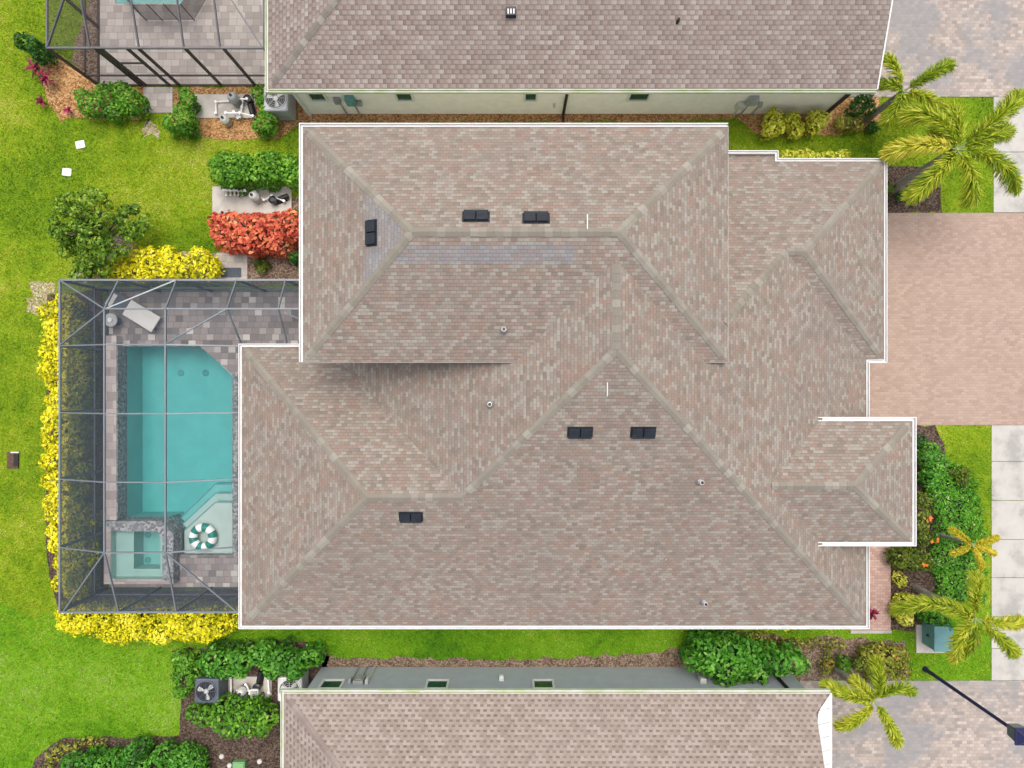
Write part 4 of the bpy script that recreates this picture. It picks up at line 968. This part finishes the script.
# ------------------------------------------------------------------ equipment
def ac_unit(label, px, py, mat, group='air conditioners beside the houses', size=.88, h=.85):
    x, y = P(px, py, h); r = thing('air_conditioner', label, 'air conditioner', (x, y, .05), group)
    mb = MB(); mb.box((x, y, .05+h/2), (size, size, h)); mb.build('casing', mat, r, bevel=.06)
    g = MB(); g.lathe((x, y, .05+h), [(size*.43, .0), (size*.43, .03), (size*.40, .035), (size*.40, .0)], 32)
    for rr in (.12, .2, .28, .35):
        g.lathe((x, y, .05+h), [(rr*size+.006, .034), (rr*size, .04), (rr*size-.006, .034)], 32)
    for k in range(8):
        a = k*math.pi/4; g.bar((x+.05*math.cos(a), y+.05*math.sin(a), .05+h+.03), (x+size*.41*math.cos(a), y+size*.41*math.sin(a), .05+h+.03), .012, .01)
    g.build('fan_guard', mat, r)
    f = MB(); f.lathe((x, y, .05+h+.004), [(size*.40, .0), (0, .0)], 32, 1); f.lathe((x, y, .05+h), [(.09, .01), (.09, .025), (0, .028)], 16)
    for k in range(3):
        a = k*2.094+.5
        c = [(x+rr*size*math.cos(a+da), y+rr*size*math.sin(a+da), .05+h+zz) for rr, da, zz in ((.08, -.2, .008), (.34, -.05, .008), (.38, .35, .022), (.3, .55, .022), (.08, .6, .02))]
        f.face(c)
    f.build('fan', [M['fan'], M['black']], r)
    return r
ac_unit('grey air conditioner tucked under the corner of the top house', 276, 99, M['acgrey'], h=.95)
ac_unit('dark blue grey air conditioner between the green shrubs', 207, 690.5, M['acdark'])
ac_unit('pale air conditioner against the bottom house corner', 290, 689, M['aclight'])
def pump(label, px, py, ang=0.0, mat='black'):
    x, y = P(px, py, .3); r = thing('pool_pump', label, 'pool pump', (x, y, .06), 'pool pumps on the equipment pads'); c, s = math.cos(ang), math.sin(ang)
    MB().tube([(x, y, .20), (x+.40*c, y+.40*s, .20)], [.10, .10], 14).build('motor', M[mat], r)
    MB().lathe((x-.14*c, y-.14*s, .06), [(.13, 0), (.13, .26), (.15, .28), (.15, .33), (.08, .36), (0, .36)], 18).build('strainer', M[mat], r)
    MB().box((x+.1*c, y+.1*s, .085), (.4, .24, .05), ang).build('base', M['black'], r)
def filt(label, px, py, h=.95, rad=.2, mat='tankgrey'):
    x, y = P(px, py, h); r = thing('pool_filter', label, 'pool filter', (x, y, .06), 'pool filters on the equipment pads')
    MB().lathe((x, y, .06), [(rad*.9, 0), (rad, .05), (rad, h*.55), (rad*1.07, h*.57), (rad*1.07, h*.62), (rad, h*.64), (rad*.9, h*.82), (rad*.5, h*.94), (0, h*.97)], 24).build('tank', M[mat], r, smooth=True)
    MB().lathe((x, y, .06+h*.95), [(.05, 0), (.05, .06), (0, .08)], 12).build('gauge', M['black'], r)
def pipes(label, runs):
    x, y = runs[0][0][:2]; r = thing('pool_pipes', label, 'pipes', (x, y, .06), 'white pipes on the equipment pads')
    for run in runs:
        MB().tube(run, .032, 8).build('pipe', M['pipe'], r)
        for p in run: MB().lathe((p[0], p[1], p[2]-.05), [(.0, 0), (.05, 0), (.05, .1), (0, .1)], 10).build('fitting', M['pipe'], r)
def Z(px, py, z): return (*P(px, py, z), z)
pump('black pool pump on the top neighbour pad', 249, 103, R(-75)); filt('grey domed filter on the top neighbour pad', 231, 95.5, .75, .19)
filt('short light filter at the front edge of the top pad', 223, 118, .55, .15, 'aclight')
pipes('white pipes around the tank on the top neighbour pad', [[Z(216, 113, .15), Z(216, 102, .15), Z(230, 101, .15)], [Z(226, 113, .4), Z(240, 113, .4), Z(253, 116, .3)], [Z(232, 99, .45), Z(247, 99, .45)], [Z(240, 117, .2), Z(242, 107, .2), Z(243, 101, .2)], [Z(234, 112, .3), Z(238, 118, .15)]])
pump('black pump on the pad beside the red croton', 277, 199, R(20)); filt('white filter between hedge and red croton', 252, 195, .7, .17, 'aclight')
pipes('white pipe rack between the green hedge and red croton', [[Z(224, 190.5, .5), Z(245, 190.5, .5)]]+[[Z(226+4*k, 190.5, .48), Z(227+4*k, 195, .1)] for k in range(5)]+[[Z(255, 192, .3), Z(264, 200, .2), Z(272, 196, .3), Z(284, 201, .25)]])
pump('black pump on the bottom neighbour pad', 258, 683, R(80)); filt('pale filter on the bottom neighbour pad', 240, 693.5, .6, .16, 'aclight')
pipes('white pipes on the bottom neighbour pad', [[Z(231, 678, .2), Z(231, 695, .2), Z(224, 695.5, .2)], [Z(238, 690, .35), Z(255, 691, .3)], [Z(268, 678, .2), Z(269, 692, .2)], [Z(246, 684, .4), Z(250, 693, .3)]])
x, y = P(255, 693, .4); tk = thing('pool_heater', 'small light grey box heater on the bottom neighbour pad', 'heater', (x, y, .06)); MB().box((x, y, .28), (.3, .34, .42)).build('casing', M['aclight'], tk, bevel=.03); MB().box((x, y, .505), (.22, .24, .03)).build('lid', M['tankgrey'], tk)
# lawn lids
for px, py, rt, lb_ in ((81, 145, .2, 'white square utility lid nearer the tan shrub bed'), (67.5, 172.5, -.1, 'white oblong utility lid above the small dark tree')):
    x, y = P(px, py); o = thing('utility_lid', lb_, 'lid', (x, y, 0), 'white lids in the lawn')
    MB().box((x, y, .035), (.34, .29, .07), rt).build('cover', M['ringwhite'], o, bevel=.034); MB().box((x, y, .073), (.05, .03, .01), rt).build('finger_slot', M['tankgrey'], o)
x, y = P(15, 460); ib = thing('irrigation_box', 'rusty brown irrigation box sunk in the lawn', 'box', (x, y, 0)); NOGRASS.append(R4(x-.28, x+.3, y-.38, y+.38))
MB().box((x-.05, y, .03), (.42, .62, .06)).build('rim', M['boxlid'], ib, bevel=.01); MB().box((x+.08, y, .066), (.17, .46, .01)).build('opening', M['black'], ib); MB().box((x+.05, y+.29, .07), (.3, .05, .04)).build('hinge', M['sling'], ib)
# doormat
x, y = P(230, 272.5, .07); dm = thing('doormat', 'dark blue grey doormat on the paver step outside the screen cage', 'doormat', (x, y, .06))
MB().box((x, y, .07), (.82, .36, .02)).build('pile', M['mat'], dm, bevel=.006)
# transformer box
x, y = P(944, 639.5, .9)
tr = thing('transformer_box', 'teal metal utility box on a concrete pad under the palm', 'utility box', (x, y, 0))
px0, py0 = P(933, 638); MB().box((px0-.02, py0, .05), (1.3, 1.05, .1)).build('pad', M['pad'], tr, bevel=.02)
MB().box((x, y, .47), (.62, .86, .74)).build('cabinet', M['teal'], tr, bevel=.02); MB().box((x, y, .865), (.68, .90, .06)).build('lid', M['teal'], tr, bevel=.02); MB().box((x-.345, y, .5), (.02, .08, .1)).build('latch', M['darkmetal'], tr)
NOGRASS.append(R4(px0-.7, px0+.65, py0-.55, py0+.55))
# street lamp
bx_, by_ = P(925, 669); zt = 4.75
lp = thing('street_lamp', 'tall navy street lamp standing at the corner of the lower driveway', 'street lamp', (bx_, by_, 0))
MB().lathe((bx_, by_, 0), [(.11, 0), (.11, .05), (.075, .10), (.07, .5), (.065, .55), (.055, zt-.5), (.07, zt-.48), (.07, zt-.42), (0, zt-.42)], 16).build('pole', M['navy'], lp, smooth=False)
MB().box((bx_+.02, by_, zt-.2), (.34, .34, .42), taper=1.25).build('lantern', M['glass'], lp, bevel=.01)
lc = MB().box((bx_+.02, by_, zt+.04), (.52, .52, .05)); lc.box((bx_+.02, by_, zt+.13), (.46, .46, .14), taper=.35); lc.build('lamp_cap', M['navy'], lp, bevel=.01)
x, y = P(241, 764); gb = thing('valve_box', 'small green plastic box in the dark mulch at the bottom', 'box', (x, y, 0)); MB().box((x, y, .12), (.46, .40, .24)).build('body', M['greenbox'], gb, bevel=.03); MB().box((x, y, .255), (.40, .34, .03)).build('lid', M['greenbox'], gb, bevel=.01)
for px, py, lb_ in ((222, 756, 'pale round stone in dark mulch, leftmost of three'), (230, 765, 'pale round stone in dark mulch nearest the green box'), (260, 761, 'pale round stone in dark mulch right of the green box')):
    x, y = P(px, py); o = MB().lathe((x, y, 0), [(.09, 0), (.10, .05), (.06, .1), (0, .11)], 9).build('stone', M['sling'], smooth=True); tag(o, lb_, 'stone', 'pale stones in the mulch')

# ------------------------------------------------------------------ shrubs and hedges
def rect(x0, y0, x1, y1): return [(x0, y0), (x1, y0), (x1, y1), (x0, y1)]
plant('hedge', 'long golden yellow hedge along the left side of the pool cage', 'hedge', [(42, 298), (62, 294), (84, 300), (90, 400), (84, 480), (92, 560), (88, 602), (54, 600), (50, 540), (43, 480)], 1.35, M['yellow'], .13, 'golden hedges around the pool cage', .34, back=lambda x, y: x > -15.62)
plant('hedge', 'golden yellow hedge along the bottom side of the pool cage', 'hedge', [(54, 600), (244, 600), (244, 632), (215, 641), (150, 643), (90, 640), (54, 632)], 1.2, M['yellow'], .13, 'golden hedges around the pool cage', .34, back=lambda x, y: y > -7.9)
plant('hedge', 'golden yellow shrub row above the pool cage beside the doormat', 'hedge', [(104, 268), (118, 252), (150, 246), (205, 249), (218, 262), (214, 282), (108, 282)], 1.0, M['yellow'], .14, 'golden hedges around the pool cage', .33)
plant('croton_bush', 'big orange red croton bush beside the house corner', 'bush', [(197, 213), (225, 208), (285, 209), (302, 218), (302, 249), (270, 254), (228, 255), (207, 242)], 1.5, M['red'], .19, None, .36, cover=1.5)
plant('hedge', 'bright green clipped hedge above the red croton bush', 'hedge', [(203, 156), (230, 151), (300, 151), (304, 185), (216, 184), (204, 174)], 1.45, M['green'], .14, None, .36)
plant('hedge', 'narrow dark green hedge squeezed against the house wall', 'hedge', [(289, 186), (300, 186), (300, 272), (291, 272)], 1.2, M['dgreen'], .12, None, .24)
plant('bush', 'wide bright green bush in the straw bed at the top left cage', 'bush', [(70, 92), (85, 82), (115, 84), (140, 84), (142, 104), (128, 116), (88, 116), (74, 108)], 1.0, M['green'], .12, None, .33)
plant('bush', 'tall narrow green bush beside the paver path', 'bush', [(170, 84), (190, 82), (193, 110), (198, 128), (186, 138), (166, 132), (160, 118), (172, 108)], 1.2, M['green'], .12, None, .30)
plant('bush', 'small green bush left of the grey air conditioner', 'bush', [(252, 84), (266, 84), (270, 106), (282, 122), (276, 133), (250, 131), (246, 124), (256, 112)], 1.0, M['green'], .12, None, .27)
plant('bush', 'dark green bush at the top left corner of the upper cage', 'bush', [(6, 30), (18, 27), (48, 42), (47, 58), (30, 60), (12, 44)], 1.3, M['dgreen'], .15, None, .30)
plant('bush', 'little olive round bush beside the doormat step', 'bush', ell(262, 267, 10, 9), .45, M['olive'], .08, None, .2)
plant('bush', 'sparse brown red groundcover under the small tree', 'bush', [(78, 262), (110, 262), (112, 279), (82, 281)], .35, M['mixed'], .10, None, .22, cover=.9)
# bottom left
plant('hedge', 'deep green hedge above the dark air conditioner', 'hedge', [(200, 655), (230, 649), (300, 647), (324, 655), (322, 671), (300, 681), (250, 677), (215, 683), (203, 671)], 1.4, M['mgreen'], .16, None, .38)
plant('bush', 'light green bush left of the dark air conditioner', 'bush', [(170, 655), (196, 650), (202, 672), (192, 682), (190, 700), (172, 700), (168, 680)], 1.1, M['green'], .14, None, .33)
plant('hedge', 'light green hedge below the dark air conditioner', 'hedge', [(184, 704), (220, 700), (276, 699), (280, 722), (262, 738), (220, 737), (182, 728)], 1.25, M['green'], .15, None, .36)
plant('hedge', 'wide green hedge in dark mulch at the bottom left edge', 'hedge', [(60, 757), (100, 748), (180, 746), (206, 750), (210, 806), (60, 806)], 1.1, M['mgreen'], .13, None, .36)
plant('bush', 'thin dark weeds at the back of the deep green hedge', 'bush', [(205, 641), (325, 638), (330, 648), (205, 652)], .4, M['dgreen'], .1, None, .2, cover=.7)
plant('bush', 'low colourful plants along the curved mulch bed edge', 'bush', [(40, 760), (60, 741), (130, 736), (200, 736), (200, 742), (110, 745), (66, 752), (48, 772)], .3, M['mixed'], .10, None, .17, cover=.7)
# bottom strip
plant('bush', 'large deep green bush covering the blue grey wall', 'bush', [(682, 655), (700, 641), (760, 643), (815, 648), (820, 664), (800, 674), (760, 684), (730, 686), (705, 674), (688, 668)], 1.9, M['mgreen'], .19, None, .40)
plant('hedge', 'low yellow hedge peeking from under the lower gutter', 'hedge', [(738, 616), (808, 616), (808, 631), (740, 631)], .5, M['lime'], .11, None, .22)
plant('bush', 'low mixed bronze plants behind the deep green bush', 'bush', [(690, 636), (740, 633), (800, 638), (850, 640), (852, 650), (790, 650), (700, 644)], .35, M['mixed'], .10, None, .2, cover=.7)
plant('bush', 'yellow green bush with red tips near the lower driveway', 'bush', [(862, 648), (895, 646), (914, 656), (912, 680), (888, 690), (866, 684)], .8, M['mixed'], .12, None, .3)
plant('bush', 'small green bush left of the lower palm trunk', 'bush', [(836, 646), (850, 648), (852, 672), (838, 676)], .7, M['green'], .12, None, .24)
plant('bush', 'olive bush right of the lower palm trunk', 'bush', [(854, 654), (868, 652), (868, 678), (856, 680)], .7, M['olive'], .12, None, .24)
plant('bush', 'low reddish plants between the lower bush and palm', 'bush', [(818, 655), (834, 650), (836, 672), (820, 676)], .4, M['mixed'], .1, None, .2, cover=.8)
# top right
for k, (px, py, r_) in enumerate(((772, 124, 15.5), (797, 124, 14), (819, 123, 13.5))):
    plant('bush', ('leftmost', 'middle', 'rightmost')[k]+' of three round lime shrubs against the cream wall', 'bush', ell(px, py, r_, 13), .95, M['lime'], .13, 'round lime shrubs by the cream wall', .3)
plant('hedge', 'thin lime hedge peeking above the upper right gutter', 'hedge', [(778, 151), (858, 149), (858, 172), (780, 172)], .8, M['lime'], .12, None, .26)
plant('bush', 'dark green bush at the corner of the top house', 'bush', [(838, 97), (870, 92), (876, 108), (864, 116), (842, 112)], 1.1, M['dgreen'], .13, None, .3)
plant('bush', 'olive reddish bush below the corner of the top house', 'bush', [(838, 114), (862, 114), (866, 126), (852, 130), (838, 126)], .7, M['mixed'], .11, None, .25)
plant('bush', 'small dark bush at the base of the slim upper palm', 'bush', ell(873, 125, 9, 9), .6, M['dgreen'], .11, None, .24)
plant('bush', 'tiny green clump in mulch under the big palm', 'bush', ell(904, 193, 9, 8), .5, M['dgreen'], .11, None, .22)
plant('bush', 'olive plants along the east wall beside the big palm', 'bush', [(885, 170), (892, 170), (894, 205), (886, 208)], .6, M['olive'], .11, None, .2)
# right bed
plant('ground_cover', 'jasmine ground cover spreading over the right front bed', 'ground cover', [(926, 458), (947, 454), (966, 472), (980, 476), (982, 500), (988, 520), (988, 605), (938, 614), (930, 560), (932, 520)], .42, M['jasmine'], .10, None, .30)
plant('bush', 'dark green mounded bush at the upper edge of the right bed', 'bush', [(920, 440), (938, 436), (946, 456), (938, 492), (920, 490)], 1.0, M['mgreen'], .13, None, .3)
plant('bush', 'olive bush in the lawn edge above the jasmine', 'bush', [(955, 466), (975, 468), (980, 482), (962, 488), (952, 480)], .6, M['olive'], .11, None, .24)
plant('bush', 'tall bush with orange flowers against the front bump', 'bush', [(915, 488), (928, 490), (934, 520), (932, 545), (915, 548)], 1.0, M['olive'], .12, 'orange flowered bushes of the front bed', .27, flowers=6)
plant('bush', 'round orange flowered bush below the front bump', 'bush', [(890, 550), (912, 546), (934, 550), (938, 566), (922, 572), (905, 572), (892, 562)], .9, M['olive'], .12, 'orange flowered bushes of the front bed', .28, flowers=7)
plant('bush', 'dark slim bush at the top of the right bed by the driveway', 'bush', [(916, 428), (930, 428), (926, 440), (917, 470)], .7, M['dgreen'], .11, None, .22)
plant('bush', 'small lime sapling in the dark mulch', 'bush', [(896, 580), (903, 566), (908, 578), (908, 590), (897, 590)], .5, M['lime'], .12, None, .15, cover=.8)
plant('bush', 'lime bush at the end of the pink walkway', 'bush', [(893, 602), (905, 594), (920, 602), (922, 618), (908, 628), (894, 620)], .8, M['lime'], .12, None, .28)
plant('bush', 'dark green bush touching the teal utility box', 'bush', [(926, 612), (950, 612), (952, 632), (936, 634), (926, 624)], .9, M['mgreen'], .13, None, .28)
# spiky cordylines
def rosette(label, px, py, h, n, ln, group='red cordyline plants'):
    x, y = P(px, py, h*.7); r = thing('cordyline', label, 'plant', (x, y, 0), group); V = []; T = []
    for i in range(n):
        a = i*2.4+rng.normal(0, .2); e = rng.uniform(.2, 1.1); d = np.array([math.cos(a)*math.cos(e), math.sin(a)*math.cos(e), math.sin(e)])
        sd_ = np.array([-math.sin(a), math.cos(a), 0])*.035; L = ln*rng.uniform(.7, 1.1); b = np.array([x, y, h*rng.uniform(.35, .7)]); m = b+d*L*.55; tip = b+d*L+np.array([0, 0, -L*.28])
        V += [b-sd_*.6, m-sd_, m+sd_, b+sd_*.6, m-sd_, tip, tip, m+sd_]; T += [rng.random()]*8
    quads('leaf_crown', np.array(V), np.array(T), M['magenta'], r); MB().tube([(x, y, 0), (x, y, h*.6)], [.025, .018], 6).build('stem', M['bark'], r)
rosette('magenta cordyline nearest the dark corner bush', 33, 66, .7, 26, .42); rosette('deep red cordyline in the middle of the straw bed', 44, 78, .8, 26, .42)
rosette('small orange red cordyline at the bed edge', 41, 101, .4, 18, .3); rosette('tiny red cordyline beside the bright green bush', 68, 110, .35, 14, .25)
rosette('pink red cordyline standing on the pink walkway', 873, 614, .6, 24, .36)

# ------------------------------------------------------------------ trees
def small_tree():
    bx0, by0 = P(104, 243); cx, cy = P(82, 226, 2.0)
    r = thing('tree', 'small dark green tree with open crown on the left lawn', 'tree', (bx0, by0, 0))
    t = MB(); top = Vector((cx+.2, cy-.1, 1.3)); t.tube([(bx0, by0, 0), (bx0*.7+cx*.3, by0*.7+cy*.3, .6), top], [.075, .06, .045], 9)
    L = []
    for i in range(95):
        a = rng.uniform(0, 6.28); d = 1.5*rng.random()**.55*(1+.18*math.sin(3*a+1)); px_, py_ = cx+math.cos(a)*d, cy+math.sin(a)*d
        z = 1.1+rng.uniform(.1, 1.3)*(1-(d/1.9)**2); rr = rng.uniform(.14, .28); L.append((px_, py_, z, rr, rr*.8))
        t.tube([top-Vector((0, 0, rng.uniform(0, .5))), (top.x*.4+px_*.6, top.y*.4+py_*.6, z*.6+.5), (px_, py_, z)], [.03, .018, .006], 5)
    t.build('trunk', M['bark'], r)
    p, nn, tt = lobes_leaves(L, .13, 1.5); leaves('crown', p, nn, .14*rng.uniform(.7, 1.3, len(p)), tt, M['treeleaf'], r, .5)
M['treeleaf'] = foliage_mat('tree_leaves', [(0, (.02, .055, .006)), (.3, (.06, .15, .01)), (.6, (.16, .29, .02)), (1, (.38, .50, .06))])
small_tree()

def palm(label, base, crown, zc, tips, plume=.34, mat='frond', trunk_r=.11, nl=34, droop=.55, rise=.5, ymix=0.0):
    bx0, by0 = P(*base); cx, cy = P(crown[0], crown[1], zc)
    r = thing('palm_tree', label, 'palm tree', (bx0, by0, 0), 'foxtail palms in the front gardens')
    zt = zc-.35; t = MB(); pts = []; rad = []
    for i in range(13):
        u = i/12; pts.append((bx0+(cx-bx0)*u, by0+(cy-by0)*u, zt*u)); rad.append(trunk_r*(1.25-.5*u)*(1.0 if i % 2 else 1.07))
    t.tube(pts, rad, 12).build('trunk', M['trunk'], r)
    MB().tube([(cx, cy, zt-.02), (cx, cy, zt+.2), (cx, cy, zc)], [trunk_r*.82, trunk_r*.7, trunk_r*.35], 12).build('crownshaft', M['shaft'], r)
    for k, tip in enumerate(tips):
        dr = droop*rng.uniform(.7, 1.25); tz = zc-dr*.6
        if len(tip) > 2: tz = zc+tip[2]
        tx_, ty_ = P(tip[0], tip[1], tz)
        p0 = np.array([cx, cy, zc-.08]); p2 = np.array([tx_, ty_, tz]); ln = np.linalg.norm(p2[:2]-p0[:2])
        p1 = (p0+p2)/2+np.array([0, 0, rise*ln*.6+.15])
        if len(tip) > 4: p1[:2] = P(tip[3], tip[4], zc+.3)
        U = np.linspace(0, 1, 14); C = [(1-u)**2*p0+2*u*(1-u)*p1+u*u*p2 for u in U]
        fr = MB().tube([tuple(c) for c in C], [.028*(1-.8*u)+.004 for u in U], 6); 
        ns = int(nl*max(.6, ln)); V = []; T = []; tb = rng.normal(.5, .14)
        for i in range(ns):
            u = .10+.9*i/ns; c = (1-u)**2*p0+2*u*(1-u)*p1+u*u*p2; d = 2*(1-u)*(p1-p0)+2*u*(p2-p1); d /= np.linalg.norm(d)
            sx = np.cross(d, [0, 0, 1.]); sx /= np.linalg.norm(sx)+1e-9; up = np.cross(sx, d)
            env = plume*1.12*(.55+.45*math.sin(min(1, u*1.6)*math.pi*.5))*(1 if u < .82 else 1-.62*(u-.82)/.18)
            for j in range(12):
                a = rng.uniform(-.5, math.pi+.5) if j < 7 else rng.uniform(0, 6.28)
                o_ = math.cos(a)*sx+math.sin(a)*up*.75; L = env*rng.uniform(.75, 1.12); o2 = o_*.80+d*.62; o2 /= np.linalg.norm(o2)
                wv = np.cross(o2, rng.normal(size=3)); wv /= np.linalg.norm(wv)+1e-9; wv *= .016
                m_ = c+o2*L*.5; tp_ = c+o2*L+np.array([0, 0, -L*rng.uniform(.1, .5)])
                tt = np.clip(tb+rng.normal(0, .27)+ymix*u, 0, 1)
                V += [c-wv*.7, m_-wv, m_+wv, c+wv*.7, m_-wv, tp_-wv*.15, tp_+wv*.15, m_+wv]; T += [tt]*8
        ob = quads('frond', np.array(V), np.array(T), M[mat], r)
        me = fr.build('rachis', M['shaft'], ob)
palm('slim leaning palm at the upper right house corner', (867, 119), (904, 91), 2.3, [(952, 63, .1), (881, 60, -.2, 893, 55), (876, 83, -.3), (937, 108, -.3), (884, 126, -.4), (906, 124, -.5)], .34, nl=30)
palm('big spreading palm overhanging the upper pavement', (893, 189), (958, 149), 3.6, [(1022, 94, .15), (1010, 130, -.2), (1017, 192, -.5, 1000, 152), (970, 204, -.5, 978, 178), (907, 200, -.3), (884, 155, -.6, 925, 138), (902, 116, -.4, 940, 108), (946, 106, -.3), (930, 136, -.5)], .42, nl=34, trunk_r=.14, ymix=.1)
palm('young yellow palm rising out of the jasmine ground cover', (933, 533), (973, 544.5), 1.9, [(949, 528, .1), (999, 537, .05), (996, 554, -.1), (982, 570, -.2), (951, 554, -.1)], .16, 'frond_y', .06, nl=44, rise=.25)
palm('broad palm leaning over the teal utility box', (916, 588), (976, 619), 3.1, [(893, 614, -.7, 930, 590), (1022, 622, -.1), (1016, 655, -.1), (954, 662, -.6, 958, 636), (977, 574, -.1, 973, 590), (942, 604, -.2), (960, 655, -.9)], .33, nl=34, ymix=.1)
palm('palm beside the bottom driveway with drooping fronds', (833, 667), (875, 701), 2.7, [(821, 683, -.2), (875, 657, 0.), (915, 693, -.1, 895, 680), (898, 745, -.1), (836, 727, -.3, 862, 722), (852, 678, -.1)], .30, nl=38, ymix=.12)

# ------------------------------------------------------------------ grass blades
def grass(n, x0, x1, y0, y1):
    x = rng.uniform(x0, x1, n); y = rng.uniform(y0, y1, n); k = np.ones(n, bool)
    for poly in NOGRASS:
        k &= ~inpoly(x, y, poly)
    return x[k], y[k]
gx, gy = [], []
for a in ((170000, -19.6, -8, -14.6, 14.6), (26000, -8, 11.5, -11, -8), (30000, -8, 15, 7, 10.3), (46000, 11.4, 18, -11.2, 10.8)):
    x, y = grass(*a); gx.append(x); gy.append(y)
x = np.concatenate(gx); y = np.concatenate(gy); N = len(x)
a = rng.uniform(0, 6.283, N); ln = rng.uniform(.05, .11, N); lean = rng.uniform(.3, .95, N); wd = rng.uniform(.010, .02, N)
V = np.zeros((N, 3, 3)); V[:, 0] = np.stack([x-np.sin(a)*wd, y+np.cos(a)*wd, np.zeros(N)], 1); V[:, 1] = np.stack([x+np.sin(a)*wd, y-np.cos(a)*wd, np.zeros(N)], 1)
V[:, 2] = np.stack([x+np.cos(a)*ln*lean, y+np.sin(a)*ln*lean, ln*np.sqrt(1-lean**2)], 1)
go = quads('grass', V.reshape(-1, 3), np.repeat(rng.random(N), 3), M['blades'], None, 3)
tag(go, 'short yellow green lawn grass around the houses', 'grass', kind='stuff')
